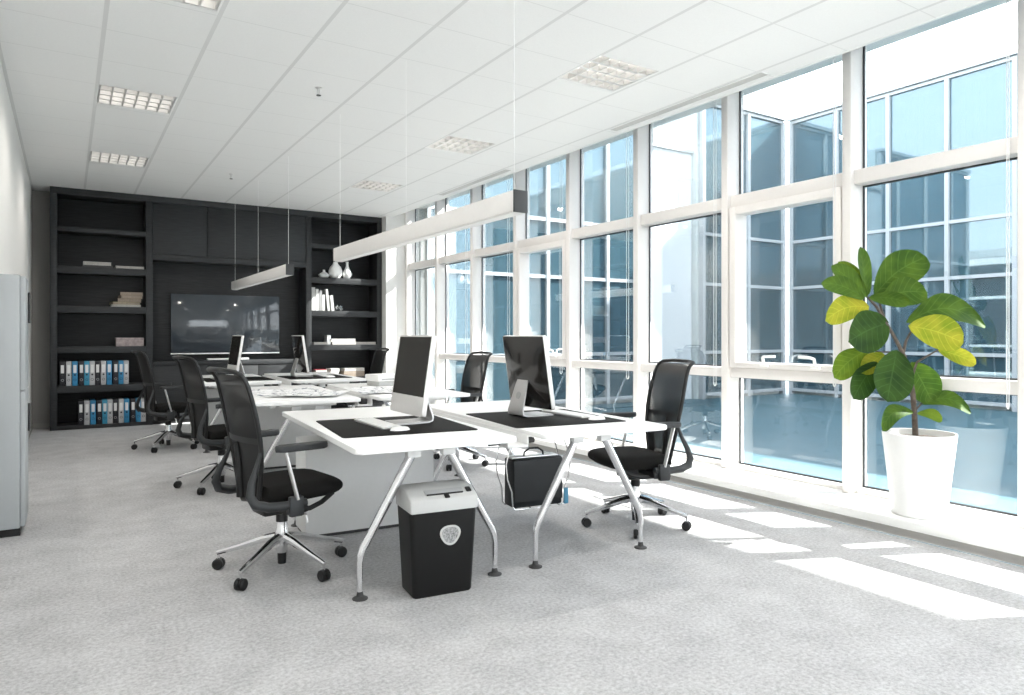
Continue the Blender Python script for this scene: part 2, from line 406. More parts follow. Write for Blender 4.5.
for z_ in (WZ0 + 0.03, WZ1 - 0.03): fw.box((XL + 0.2, YF - 0.12, z_ - 0.03), (4.55, YF - 0.02, z_ + 0.03))
fwin = struct('window_12', fw, M['frame'])  # unseen window added behind the camera to let sky fill in
box('glass_pane', (XL + 0.2, YF - 0.075, WZ0), (4.55, YF - 0.069, WZ1), M['glass'], fwin)
YEND = W0 + PITCH * 7
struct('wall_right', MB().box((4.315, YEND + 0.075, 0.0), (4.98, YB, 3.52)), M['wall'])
struct('baseboard_left', MB().box((XL, 5.61, 0), (XL + 0.012, YB, 0.06)), M['kick'])
struct('baseboard_back', MB().box((XL + 0.012, YB - 0.012, 0), (-0.19, YB, 0.06)), M['kick'])
# window sill: grey kick plate, white sill over it
struct('trim_2', MB().box((SILLX + 0.012, YF, 0), (4.95, YEND + 0.074, 0.055)), M['kick'])
struct('trim_3', MB().box((SILLX, YF, 0.055), (4.95, YEND + 0.074, SILLZ), 0.004), M['sill'])
# window head
struct('trim_4', MB().box((4.64, YF, 3.30), (4.96, YEND + 0.074, 3.52)), M['frame'])

T1, T2 = (2.285, 2.385), (0.872, 0.952)
SASH = (0, 3, -3)
for k in range(NW0, NW1 + 1):
    y0 = W0 + PITCH * k + MW; y1 = W0 + PITCH * (k + 1)
    # mullion on the near side of this window
    struct('window_mullion', MB().box((4.64, y0 - MW, SILLZ), (4.795, y0, 3.32), 0.006).box((4.805, y0 - MW + 0.006, SILLZ), (4.845, y0 - 0.006, 3.32)), M['frame'])
    w = MB()
    for z0, z1 in (T1, T2):
        w.box((4.675, y0, z0), (4.795, y1, z1), 0.006).box((4.805, y0, z0 + 0.01), (4.83, y1, z1 - 0.01))
    w.box((4.70, y0, SILLZ), (4.85, y1, SILLZ + 0.03))
    if k in SASH:
        a0, a1, b0, b1 = y0 + 0.012, y1 - 0.012, T2[1] + 0.004, T1[0] - 0.004
        s = 0.062
        for lo, hi in (((4.645, a0, b0), (4.79, a0 + s, b1)), ((4.645, a1 - s, b0), (4.79, a1, b1)), ((4.645, a0 + s, b1 - s), (4.79, a1 - s, b1)), ((4.645, a0 + s, b0), (4.79, a1 - s, b0 + 0.045))):
            w.box(lo, hi, 0.005)
    win = w.build('window_%d' % (k - NW0 + 1), M['frame']); win['kind'] = 'structure'
    g = MB()
    for z0, z1 in ((SILLZ + 0.03, T2[0]), (T2[1], T1[0]), (T1[1], 3.31)):
        box('glass_pane', (4.797, y0, z0), (4.803, y1, z1), M['glass'], win)
        t = 0.012
        g.box((4.785, y1 - t, z0), (4.7965, y1, z1)).box((4.785, y0, z0), (4.7965, y0 + t, z1)).box((4.785, y0 + t, z0), (4.7965, y1 - t, z0 + t)).box((4.785, y0 + t, z1 - t), (4.7965, y1 - t, z1))
    g.build('gasket', M['gasket'], win)
    if k in SASH:
        for yc, sg in ((y0 + 0.20, 1), (y1 - 0.37, -1)):
            h = MB().box((4.615, yc - 0.035, 0.975), (4.648, yc + 0.035, 1.0), 0.004)
            h.tube([(4.625, yc, 1.0), (4.61, yc, 1.045), (4.60, yc + sg * 0.02, 1.055), (4.60, yc + sg * 0.12, 1.058)], 0.011, 8)
            h.build('window_handle', M['white'], win)

struct('window_mullion', MB().box((4.64, YEND, SILLZ), (4.795, YEND + 0.068, 3.32), 0.006), M['frame'])

# bead chains of the roller blinds in the pocket
for n_, k in enumerate((-1, 0, 1, 2, 3, 4, 5, 6)):
    y0 = W0 + PITCH * k + MW + 0.03
    c = MB()
    zb = 0.80 if k != 0 else 0.86
    for dx in (0.0, 0.028):
        c.tube([(4.585 + dx, y0, 3.5), (4.585 + dx, y0, zb + 0.03)], 0.0025, 6)
    c.tube([(4.585, y0, zb + 0.03), (4.587, y0, zb + 0.008), (4.599, y0, zb - 0.004), (4.611, y0, zb + 0.008), (4.613, y0, zb + 0.03)], 0.0045, 6)
    o = c.build('blind_chain', M['white_box'])
    where = ['in the window behind the potted plant', 'in front of the handled window left of the plant', 'above the near black chair',
             'left of the near black chair by the windows', 'in the handled window behind the near right monitor', 'beside the third white mullion left of the monitor back', 'in the second last window of the glass wall', 'in the last window beside the white end wall'][n_]
    tag(o, 'white roller blind bead chain ' + where, 'blind chain', 'blind chains along the windows')

# ------------------------------------------------------------------ bookcase wall (one built-in unit, with parts)
BX0, BX1, BY, BZ = -0.185, 4.311, 10.712, 3.13
bc = thing('bookcase', 'black wood bookcase wall unit with open shelves around a television niche', 'bookcase', (0, BY, 0))
D = 0.40
def bpart(name, lo, hi, mat=None): return box(name, lo, hi, mat or M['wood'], bc, 0.002)
bpart('back_panel', (BX0, D - 0.015, 0.0), (BX1, D, BZ))
for x0, x1 in ((BX0, -0.108), (0.908, 0.99), (3.085, 3.168), (4.232, BX1)):
    bpart('upright', (x0, 0, 0), (x1, D - 0.015, BZ - 0.085), M['wood_light'])
bpart('top_rail', (BX0, 0, BZ - 0.085), (BX1, D - 0.015, BZ), M['wood_light'])
SHZ = [(2.57, 2.635), (2.03, 2.12), (1.515, 1.605), (0.99, 1.075), (0.475, 0.567), (0.0, 0.05)]
for x0, x1 in ((-0.108, 0.908), (3.168, 4.232)):
    for z0, z1 in SHZ: bpart('shelf', (x0, 0.002, z0), (x1, D - 0.015, z1), M['wood_light'])
bpart('niche_lintel', (0.99, 0.0, 2.255), (3.085, D - 0.015, 2.337), M['wood_light'])
dw = (3.085 - 0.99) / 3
for i in range(3):
    bpart('cupboard_door', (0.99 + dw * i + 0.004, 0.012, 2.341), (0.99 + dw * (i + 1) - 0.004, 0.032, BZ - 0.089), M['wood_light'])
bpart('niche_bench', (0.99, 0.0, 0.80), (3.085, D - 0.015, 0.862), M['wood_light'])
for i in range(3):
    bpart('lower_door', (0.99 + dw * i + 0.004, 0.012, 0.05), (0.99 + dw * (i + 1) - 0.004, 0.032, 0.796), M['wood_light'])
bpart('kick_plate', (0.99, 0.03, 0.0), (3.085, 0.05, 0.05), M['wood'])

# television and soundbar
tv = thing('television', 'large flat black television in the bookcase niche', 'television', (2.0, 10.99, 0.862))
MB().box((-0.755, 0.0, 0.09), (0.755, 0.045, 0.955), 0.006).build('screen_panel', M['tv'], tv)
MB().box((-0.755, -0.004, 0.085), (0.755, 0.02, 0.105), 0.003).build('bottom_bezel', M['alu'], tv)
MB().box((-0.10, 0.045, 0.0), (0.10, 0.075, 0.60), 0.004).box((-0.28, -0.01, 0.0), (0.28, 0.09, 0.012), 0.004).build('stand', M['black'], tv)
sb = MB().box((1.70, 10.80, 0.862), (2.27, 10.87, 0.892), 0.006).build('soundbar', M['alu']); tag(sb, 'slim silver soundbar on the bench below the television', 'soundbar')

# lever arch binders
def binder(colkey):
    r = thing('binder', '', 'binder')
    w, h, d = 0.059, 0.315, 0.27
    MB().box((-w / 2, 0.0, 0), (w / 2, d, h), 0.003).build('cover', M[colkey], r)
    MB().box((-w / 2 + 0.012, -0.0012, 0.165), (w / 2 - 0.012, 0.001, 0.27), 0).build('spine_label', M['paper'], r)
    ring = MB()
    ring.lathe([(0.013, 0.0), (0.016, 0.002), (0.016, 0.003), (0.012, 0.003)], 16, Matrix.Translation((0, 0.0005, 0.075)) @ Matrix.Rotation(D2R(90), 4, 'X'))
    ring.build('finger_ring', M['grey'] if colkey == 'b_black' else M['black'], r)
    MB().lathe([(0, 0.0), (0.011, 0.0), (0.011, 0.0015), (0, 0.0015)], 14, Matrix.Translation((0, 0.0005, 0.14)) @ Matrix.Rotation(D2R(90), 4, 'X')).build('label_stud', M['black'] if colkey != 'b_black' else M['book_k'], r)
    return r
protos = {}
BN = {'b_black': 'black', 'b_grey': 'pale grey', 'b_blue': 'blue', 'b_teal': 'teal blue'}
BCOL = ['b_black', 'b_grey', 'b_blue', 'b_black', 'b_teal', 'b_grey', 'b_black', 'b_grey', 'b_blue', 'b_black', 'b_blue', 'b_grey']
rowA = [173, 222, 270, 320, 362, 404, 446, 491, 536, 586, 627, 667]
rowB = [316, 363, 411, 460, 502, 542, 583, 628, 671, 720, 761, 800]
for row, z, nm in ((rowA, 0.567, 'upper'), (rowB, 0.05, 'lower')):
    cnt = {}
    tot = {}
    for ck in BCOL: tot[BN[ck]] = tot.get(BN[ck], 0) + 1
    for i, px in enumerate(row):
        ck = BCOL[i]
        u = 40 + px * 120 / 927
        a = (u - 512) / FOC
        x = BY * (FX + a * RX) / (FY + a * RY)
        if ck in protos: o = copy_tree(protos[ck])
        else: o = protos[ck] = binder(ck)
        o.location = (x, BY + 0.015, z)
        cnt[BN[ck]] = cnt.get(BN[ck], 0) + 1
        tag(o, '%s binder with white spine label, %s from the left in the %s binder row' % (BN[ck], ORD[i], nm), 'binder', 'binders on the bookcase')

# books
def book_flat(x0, x1, z, t, cov, label, yo=0.03, d=0.2, rz=0.0, group='books lying on the bookcase shelves'):
    w = x1 - x0
    r = thing('book', label, 'book', ((x0 + x1) / 2, BY + yo + d / 2, z), rz, group)
    k = min(0.004, t * 0.2)
    MB().box((-w / 2 + 0.003, -d / 2 + 0.003, k), (w / 2 - 0.003, d / 2 - 0.006, t - k)).build('pages', M['pages_t' if cov in ('book_t', 'book_o') else 'book_k' if cov == 'book_k' else 'pages'], r)
    MB().box((-w / 2, -d / 2, 0), (w / 2, d / 2, k)).box((-w / 2, -d / 2, t - k), (w / 2, d / 2, t)).box((-w / 2, d / 2 - 0.006, k), (w / 2, d / 2, t - k)).build('cover', M[cov], r)
    return r
book_flat(0.19, 0.52, 2.12, 0.028, 'book_k', 'dark bound book at the bottom of the pair on the second left shelf')
book_flat(0.18, 0.50, 2.148, 0.045, 'book_w', 'white book on top of the dark book on the second left shelf')
book_flat(0.55, 0.89, 2.12, 0.034, 'book_w', 'single white book beside the pair on the second left shelf')
z = 1.605
for i, (x0, x1, t, c, rz, lab) in enumerate([(0.50, 0.85, 0.030, 'book_w', 0.0, 'thin white book at the bottom of the beige pile'),
        (0.50, 0.83, 0.035, 'book_o', 0.15, 'olive book, second from the bottom of the beige pile'), (0.58, 0.86, 0.050, 'book_t', -0.08, 'beige book in the middle of the pile'),
        (0.60, 0.86, 0.040, 'book_t', 0.12, 'beige book, second from the top of the pile'), (0.61, 0.88, 0.045, 'book_t', -0.05, 'beige book on top of the pile')]):
    book_flat(x0, x1, z, t, c, lab + ' on the third left shelf', rz=rz); z += t
pb = thing('box_file', 'pinkish grey document box on the fourth left shelf above the binders', 'box', (0.72, BY + 0.14, 1.075))
MB().box((-0.165, -0.11, 0), (0.165, 0.11, 0.10), 0.004).build('body', M['book_p'], pb)
MB().box((-0.168, -0.113, 0.085), (0.168, 0.113, 0.115), 0.004).build('lid', M['book_p'], pb)

def book_up(x, h, t, cov, label, tilt=0.0, d=0.2):
    r = thing('book', label, 'book', (x, BY + 0.05, 1.605), 0, 'upright books on the right bookcase')
    r.rotation_euler = (0, tilt, 0)
    MB().box((-t / 2 + 0.003, 0.006, 0.003), (t / 2 - 0.003, d - 0.003, h - 0.003)).build('pages', M['pages'], r)
    MB().box((-t / 2, 0, 0), (-t / 2 + 0.003, d, h)).box((t / 2 - 0.003, 0, 0), (t / 2, d, h)).box((-t / 2 + 0.003, 0, 0), (t / 2 - 0.003, 0.005, h)).build('cover', M[cov], r)
x = 3.185
for i, (h, t, c, tl) in enumerate([(0.36, 0.052, 'book_w', 0), (0.335, 0.05, 'book_w', 0), (0.315, 0.045, 'book_g', 0), (0.25, 0.04, 'book_w', 0), (0.34, 0.035, 'book_w', -0.10), (0.245, 0.045, 'book_w', -0.10)]):
    if i == 4: x += 0.04
    if i == 5: x += 0.02
    book_up(x + t / 2, h, t, c, ['tallest white book at the left end of the upright row', 'white book second from the left in the upright row', 'grey book third in the upright row',
        'short white book fourth in the upright row', 'tall slim white book leaning near the right end of the upright row', 'short white book leaning at the right end of the upright row'][i], tl)
    x += t + 0.006
# small glass sphere beside the upright books
m_gl = glass_mat('clear_glass', (0.85, 0.87, 0.88), 0.08, 0.8)
o = MB().lathe([(0, 0), (0.03, 0.0), (0.052, 0.02), (0.062, 0.05), (0.055, 0.082), (0.035, 0.10), (0.03, 0.102), (0.05, 0.078), (0.056, 0.05), (0.045, 0.02), (0, 0.008)], 24).build('glass_bowl', m_gl, loc=(3.64, BY + 0.12, 1.605))
tag(o, 'small clear glass bowl right of the upright white books', 'bowl')
# vases
def vase(x, prof, label):
    o = MB().lathe(prof, 32).build('vase', M['pot'], loc=(x, BY + 0.13, 2.12)); tag(o, label, 'vase', 'white vases on the right bookcase')
vase(3.40, [(0, 0), (0.05, 0), (0.085, 0.035), (0.088, 0.05), (0.05, 0.08), (0.022, 0.095), (0.018, 0.125), (0.02, 0.13), (0.012, 0.128), (0.012, 0.08), (0, 0.03)], 'small squat white vase, lowest of the three vases')
vase(3.585, [(0, 0), (0.06, 0), (0.10, 0.06), (0.108, 0.115), (0.085, 0.18), (0.04, 0.23), (0.028, 0.29), (0.036, 0.33), (0.028, 0.328), (0.02, 0.28), (0.02, 0.2), (0, 0.05)], 'big round white bottle vase in the middle of the three')
vase(3.775, [(0, 0), (0.045, 0), (0.075, 0.05), (0.075, 0.09), (0.045, 0.15), (0.022, 0.20), (0.020, 0.26), (0.028, 0.275), (0.02, 0.273), (0.014, 0.24), (0.014, 0.18), (0, 0.04)], 'slim white bottle vase, rightmost of the three vases')
# flat books lower right
RG = 'books lying on the bookcase shelves'
book_flat(3.21, 3.42, 1.075, 0.045, 'book_g', 'grey book lying at the left of the fourth right shelf')
book_flat(3.50, 3.90, 1.075, 0.045, 'book_g', 'grey book under the wide white book on the fourth right shelf')
book_flat(3.47, 3.88, 1.12, 0.05, 'book_w', 'wide white book on top of the grey one, fourth right shelf')
book_flat(3.90, 4.22, 1.075, 0.04, 'book_w', 'white book lying at the right end of the fourth right shelf')
o = MB().box((-0.03, -0.08, 0), (0.03, 0.08, 0.15), 0.004).build('bookend', M['alu'], loc=(3.455, BY + 0.13, 1.075)); tag(o, 'small grey metal bookend between the lying books on the fourth right shelf', 'bookend')
book_flat(3.21, 3.41, 0.567, 0.065, 'book_r', 'red book at the bottom left of the lowest right shelf')
book_flat(3.24, 3.42, 0.632, 0.06, 'book_r', 'red book lying on top of another red book')
z = 0.567
for i in range(3):
    book_flat(3.45 + 0.01 * i, 3.60 + 0.008 * i, z, 0.045, 'book_w', 'white book, %s from the bottom of the short stack right of the red books' % ORD[i], rz=0.04 * i); z += 0.045
z = 0.567
for i in range(3):
    book_flat(3.68 + 0.01 * i, 4.03, z, 0.045, ['book_t', 'book_t', 'book_w'][i], ['beige book at the bottom of the wide low stack', 'beige book in the middle of the wide low stack', 'white book on top of the wide low stack'][i] + ' on the lowest right shelf'); z += 0.045

# ------------------------------------------------------------------ grey locker cabinet at the left wall
lc = thing('locker_cabinet', 'pale grey steel locker cabinet against the left wall', 'cabinet', (XL, 5.18, 0))
MB().box((0.004, 0.0, 0.05), (0.150, 0.42, 1.59), 0.008).build('body', M['cab'], lc)
MB().box((0.004, 0.03, 0.0), (0.150, 0.40, 0.05)).build('plinth', M['black'], lc)
for z0, z1, n in ((0.06, 0.88, 0), (0.885, 1.58, 1)):
    d = MB().box((0.151, 0.008, z0), (0.176, 0.41, z1), 0.004).build('door', M['cab'], lc)
    MB().box((0.176, 0.33, 1.30 if n else 0.60), (0.190, 0.36, 1.50 if n else 0.78), 0.005).build('handle', M['dark_grey'], d)

# ------------------------------------------------------------------ pendants
def pendant(y0, y1, label):
    X0, X1, Z0, Z1 = 1.95, 2.033, 1.860, 1.975
    r = thing('pendant_light', label, 'lamp', ((X0 + X1) / 2, (y0 + y1) / 2, Z0), 0, 'linear pendant lights above the desks')
    hx, hy, hz = (X1 - X0) / 2, (y1 - y0) / 2, Z1 - Z0
    MB().box((-hx, -hy + 0.006, 0.006), (hx, hy - 0.006, hz), 0.002).build('housing', M['pendant'], r)
    MB().box((-hx + 0.008, -hy + 0.02, 0.0), (hx - 0.008, hy - 0.02, 0.0055)).build('diffuser', M['lens'], r)
    for s in (-1, 1):
        MB().box((-hx - 0.001, s * hy - 0.005, 0), (hx + 0.001, s * hy + 0.005, hz + 0.001), 0.001).build('end_cap', M['charcoal'], r)
    for yy in (-hy + 0.06, 0.0, hy - 0.06):
        MB().tube([(0, yy, hz), (0, yy, ZC - Z0)], 0.0016, 6).build('suspension_wire', M['white'], r)
pendant(3.05, 5.96, 'long white linear pendant light above the near desks')
pendant(7.51, 10.43, 'far linear pendant light hanging in front of the television niche')

# ------------------------------------------------------------------ recessed ceiling lights
def ceiling_light(x, y, label):
    r = thing('ceiling_light', label, 'ceiling light', (x + FW / 2, y + FH / 2, ZC), 0, 'recessed louvered ceiling lights')
    hx, hy = FW / 2, FH / 2
    MB().box((-hx, -hy, 0.10), (hx, hy, 0.11)).box((-hx, -hy, 0), (-hx + 0.004, hy, 0.10)).box((hx - 0.004, -hy, 0), (hx, hy, 0.10)).box((-hx, -hy, 0), (hx, -hy + 0.004, 0.10)).box((-hx, hy - 0.004, 0), (hx, hy, 0.10)).build('housing', M['white'], r)
    lv = MB()
    for i in range(7):
        xx = -hx + 0.012 + (2 * hx - 0.024) * i / 6
        lv.box((xx - 0.006, -hy + 0.006, 0.004), (xx + 0.006, hy - 0.006, 0.045))
    for j in range(5):
        yy = -hy + 0.012 + (2 * hy - 0.024) * j / 4
        lv.box((-hx + 0.006, yy - 0.010, 0.003), (hx - 0.006, yy + 0.010, 0.044))
    lv.build('louver', M['louver'], r)
    for j in range(4):
        yy = -hy + 0.012 + (2 * hy - 0.024) * (j + 0.5) / 4
        MB().tube([(-hx + 0.02, yy, 0.075), (hx - 0.02, yy, 0.075)], 0.013, 8).build('tube', M['tube'], r)
CL = ['louvered ceiling light cut by the top edge above the left cabinet', 'middle louvered ceiling light of the left row', 'farthest louvered ceiling light of the left row',
      'nearest louvered ceiling light of the window side row', 'middle louvered ceiling light of the window side row', 'farthest louvered ceiling light of the window side row',
      'louvered ceiling light of the left row above the viewer', 'louvered ceiling light of the window row above the viewer', 'louvered ceiling light of the left row behind the viewer', 'louvered ceiling light of the window row behind the viewer']
for (x, y), l in zip(FIX, CL): ceiling_light(x, y, l)
for (x, y), l in (((1.64, 5.36), 'small sprinkler head on the ceiling nearest the viewer'), ((1.64, 8.77), 'small sprinkler head on the ceiling near the bookcase')):
    o = thing('ceiling_sprinkler', l, 'sprinkler', (x, y, ZC), 0, 'ceiling sprinklers')
    MB().lathe([(0, 0), (0.025, 0), (0.025, -0.006), (0.008, -0.01), (0.007, -0.04), (0.004, -0.055), (0, -0.055)], 14).build('body', M['alu'], o)
    MB().lathe([(0, -0.055), (0.018, -0.055), (0.018, -0.059), (0, -0.059)], 14).build('deflector', M['dark_grey'], o)
for (y0, y1), l in (((3.30, 5.0), 'long slot air vent in the ceiling edge near the pot plant side'), ((6.80, 8.56), 'long slot air vent in the ceiling edge near the bookcase')):
    o = thing('air_vent', l, 'vent', (4.285, (y0 + y1) / 2, ZC), 0, 'linear ceiling vents')
    L = y1 - y0
    MB().box((-0.05, -L / 2, -0.006), (-0.042, L / 2, 0)).box((0.042, -L / 2, -0.006), (0.05, L / 2, 0)).box((-0.042, -L / 2, -0.006), (0.042, -L / 2 + 0.01, 0)).box((-0.042, L / 2 - 0.01, -0.006), (0.042, L / 2, 0)).build('frame', M['white'], o)
    g = MB()
    for i in range(5): g.box((-0.04 + 0.0175 * i, -L / 2 + 0.01, -0.005), (-0.03 + 0.0175 * i, L / 2 - 0.01, -0.001))
    for i in range(4): g.box((-0.04, -L / 2 + L * (i + 0.5) / 4 - 0.006, -0.0055), (0.04, -L / 2 + L * (i + 0.5) / 4 + 0.006, -0.002))
    g.build('grille', M['vent'], o)

# ------------------------------------------------------------------ office chair (faces +x)
def make_chair():
    r = thing('office_chair', '', 'chair', group='black mesh office chairs')
    # five-star base
    for i in range(5):
        a = 2 * PI * i / 5
        o = MB().tube([(0.03, 0, 0.168), (0.10, 0, 0.155), (0.22, 0, 0.118), (0.315, 0, 0.092), (0.335, 0, 0.086)], [0.024, 0.021, 0.0165, 0.0135, 0.012], 10).tube([(0.328, 0, 0.088), (0.328, 0, 0.05)], 0.0075, 8).build('base_arm', M['chrome'], r)
        o.rotation_euler.z = a; o['spin'] = 1
        c = MB()
        for s in (-1, 1):
            c.lathe([(0, -0.010), (0.022, -0.011), (0.0285, -0.006), (0.0285, 0.006), (0.022, 0.011), (0, 0.010)], 20, Matrix.Translation((0.328, s * 0.0135, 0.0285)) @ Matrix.Rotation(D2R(90), 4, 'X'))
        c.box((0.314, -0.009, 0.022), (0.342, 0.009, 0.056), 0.004)
        o = c.build('caster', M['black'], r); o.rotation_euler.z = a; o['spin'] = 1
    MB().lathe([(0, 0.03), (0.021, 0.03), (0.023, 0.092), (0, 0.092)], 20).build('lower_column', M['black'], r)
    MB().lathe([(0, 0.088), (0.027, 0.088), (0.030, 0.12), (0.034, 0.17), (0.034, 0.20), (0.029, 0.215), (0.028, 0.251), (0.014, 0.253), (0.014, 0.33), (0, 0.33)], 24).build('gas_lift', M['chrome'], r)
    MB().lathe([(0.013, 0.25), (0.030, 0.25), (0.030, 0.292), (0.013, 0.292)], 20).build('collar', M['black'], r)
    # mechanism under the seat
    MB().box((-0.13, -0.085, 0.303), (0.10, 0.085, 0.383), 0.015).box((-0.10, -0.28, 0.345), (0.02, 0.28, 0.383), 0.012).build('mechanism', M['black'], r)
    MB().tube([(-0.04, 0.215, 0.350), (0.06, 0.205, 0.345), (0.13, 0.19, 0.362), (0.205, 0.165, 0.397)], 0.013, 8).tube([(-0.04, -0.215, 0.350), (0.06, -0.205, 0.345), (0.13, -0.19, 0.362), (0.205, -0.165, 0.397)], 0.013, 8).build('seat_support', M['black'], r)
    MB().tube([(0.0, -0.20, 0.36), (0.0, -0.29, 0.335), (0.005, -0.295, 0.30)], 0.006, 8).build('lever', M['alu'], r)
    # seat cushion
    s = MB(); rows = []
    prof = [(-0.150, 0.410, 0.432), (-0.138, 0.395, 0.467), (-0.08, 0.388, 0.477), (0.04, 0.385, 0.481), (0.15, 0.387, 0.482), (0.205, 0.391, 0.478), (0.232, 0.397, 0.472), (0.246, 0.406, 0.463), (0.252, 0.418, 0.451)]
    for (xx, zb, zt) in prof:
        w = 0.235 - 0.035 * max(0, -xx / 0.15) ** 2 - 0.045 * max(0, (xx - 0.05) / 0.2) ** 2
        zm = (zb + zt) / 2; ring = []
        for j in range(20):
            a = 2 * PI * j / 20
            ca, sa = math.cos(a), math.sin(a)
            yy = math.copysign(abs(ca) ** 0.4, ca) * w
            zz = zm + math.copysign(abs(sa) ** 0.42, sa) * (zt - zb) / 2
            ring.append((xx, yy, zz))
        rows.append(ring)
    g = s.grid(rows, close=True); s.bm.faces.new(g[0][::-1]); s.bm.faces.new(g[-1])
    s.build('seat', M['fabric'], r, 60)
    # backrest: frame, upper net, lower net
    def bx(z):      # spine line
        P = [(0.40, -0.172), (0.50, -0.176), (0.62, -0.184), (0.72, -0.198), (0.85, -0.224), (0.95, -0.248), (1.00, -0.263), (1.03, -0.284), (1.045, -0.308)]
        for (za, xa), (zb, xb) in zip(P, P[1:]):
            if z <= zb: return xa + (xb - xa) * (z - za) / (zb - za)
        return P[-1][1]
    def bw(z):
        P = [(0.40, 0.125), (0.48, 0.150), (0.58, 0.182), (0.70, 0.208), (0.80, 0.215), (0.95, 0.205), (1.05, 0.190)]
        for (za, xa), (zb, xb) in zip(P, P[1:]):
            if z <= zb: return xa + (xb - xa) * (z - za) / (zb - za)
        return P[-1][1]
    def sheet(z0, z1, n, ins, off=0.0):
        rows = []
        for i in range(n + 1):
            z = z0 + (z1 - z0) * i / n; w = bw(z) - ins
            rows.append([(bx(z) - 0.035 * (1 - (2 * j / 10 - 1) ** 2) + off, w * (2 * j / 10 - 1), z) for j in range(11)])
        return rows
    m = MB(); m.grid(sheet(0.70, 1.03, 12, 0.012)); m.build('back_net', M['mesh'], r, 60)
    m = MB(); m.grid(sheet(0.41, 0.70, 8, 0.012)); m.build('lumbar_net', M['mesh_dense'], r, 60)
    f = MB()
    zs = [0.40, 0.48, 0.58, 0.66, 0.74, 0.82, 0.90, 0.97, 1.01, 1.03]
    L = [(bx(z), bw(z), z) for z in zs]
    top = [(bx(1.05) - 0.004, 0.185, 1.046), (bx(1.05) - 0.022, 0.10, 1.052), (bx(1.05) - 0.027, 0, 1.053)]
    path = L + top + [(p[0], -p[1], p[2]) for p in top[-2::-1]] + [(p[0], -p[1], p[2]) for p in L[::-1]]
    f.tube(path, 0.0125, 8)
    f.tube([(bx(0.41) , bw(0.41), 0.41), (bx(0.40) - 0.03, 0, 0.395), (bx(0.41), -bw(0.41), 0.41)], 0.012, 8)
    f.build('back_frame', M['black'], r, 60)
    m = MB()
    rows = [[(bx(z) - 0.037 * (1 - (2 * j / 10 - 1) ** 2) - 0.004, (bw(z) - 0.006) * (2 * j / 10 - 1), z) for j in range(11)] for z in (0.690, 0.72)]
    m.grid(rows); m.build('lumbar_strap', M['black'], r, 60)
    m = MB(); m.tube([(bx(z) - 0.042, 0, z) for z in (0.41, 0.5, 0.6, 0.69)], [0.022, 0.02, 0.016, 0.010], 8); m.build('spine', M['black'], r, 60)
    # side brackets and arm rests
    for sg in (-1, 1):
        b = MB().tube([(0.01, sg * 0.268, 0.395), (-0.10, sg * 0.268, 0.392), (-0.18, sg * 0.262, 0.396), (-0.238, sg * 0.250, 0.415), (-0.258, sg * 0.238, 0.455), (-0.245, sg * 0.222, 0.515), (-0.214, sg * 0.206, 0.585), (-0.193, sg * 0.200, 0.65)],
                      [0.020, 0.023, 0.024, 0.024, 0.021, 0.017, 0.012, 0.009], 10)
        b.build('back_bracket', M['charcoal'], r, 60)
        p = MB().tube([(-0.045, sg * 0.292, 0.42), (-0.110, sg * 0.292, 0.668)], 0.016, 10, flat=((1, 0, 0), 0.55)).build('arm_post', M['alu'], r)
        MB().box((-0.085, sg * 0.280 - 0.018, 0.335), (-0.010, sg * 0.280 + 0.022, 0.435), 0.012).build('arm_mount', M['charcoal'], r)
        a = MB(); 
        a.prism(rrect(-0.155, -0.034, 0.108, 0.034, 0.03), 0.660, 0.690, 0.008, Matrix.Translation((0, sg * 0.292, 0)))
        a.build('armrest', M['charcoal'], r, 60)
    return r
chair0 = make_chair()
def place_chair(x, y, face, base, label, first=False):
    o = chair0 if first else copy_tree(chair0)
    o.location = (x, y, 0); o.rotation_euler = (0, 0, D2R(face))
    for c in children(o):
        if 'spin' in c.keys():
            i = round(c.rotation_euler.z / (2 * PI / 5)) if first else None
    spins = [c for c in children(o) if c.name.startswith(('base_arm', 'caster'))]
    for nm in ('base_arm', 'caster'):
        for i, c in enumerate(sorted([c for c in spins if c.name.startswith(nm)], key=lambda q: q.name)):
            c.rotation_euler = (0, 0, 2 * PI * i / 5 + D2R(base - face))
    o['label'] = label
    return o
chairs = [
    (0.95, 3.74, 9, 5, 'nearest black mesh office chair at the left desk, seen from behind'),
    (1.06, 6.06, 11, 18, 'middle black mesh office chair of the left side row'),
    (0.93, 8.42, 8, 24, 'farthest black mesh office chair on the left, in front of the binder shelves'),
    (3.10, 3.39, 165, 14, 'black mesh office chair at the near right desk, beside the windows'),
    (3.09, 5.90, 178, 20, 'middle black mesh office chair of the window side row'),
    (3.04, 8.28, 176, 8, 'farthest black mesh office chair on the window side, before the bookcase'),
]
for i, c in enumerate(chairs): place_chair(*c, first=(i == 0))
for o in bpy.data.objects:
    if 'spin' in o.keys(): del o['spin']

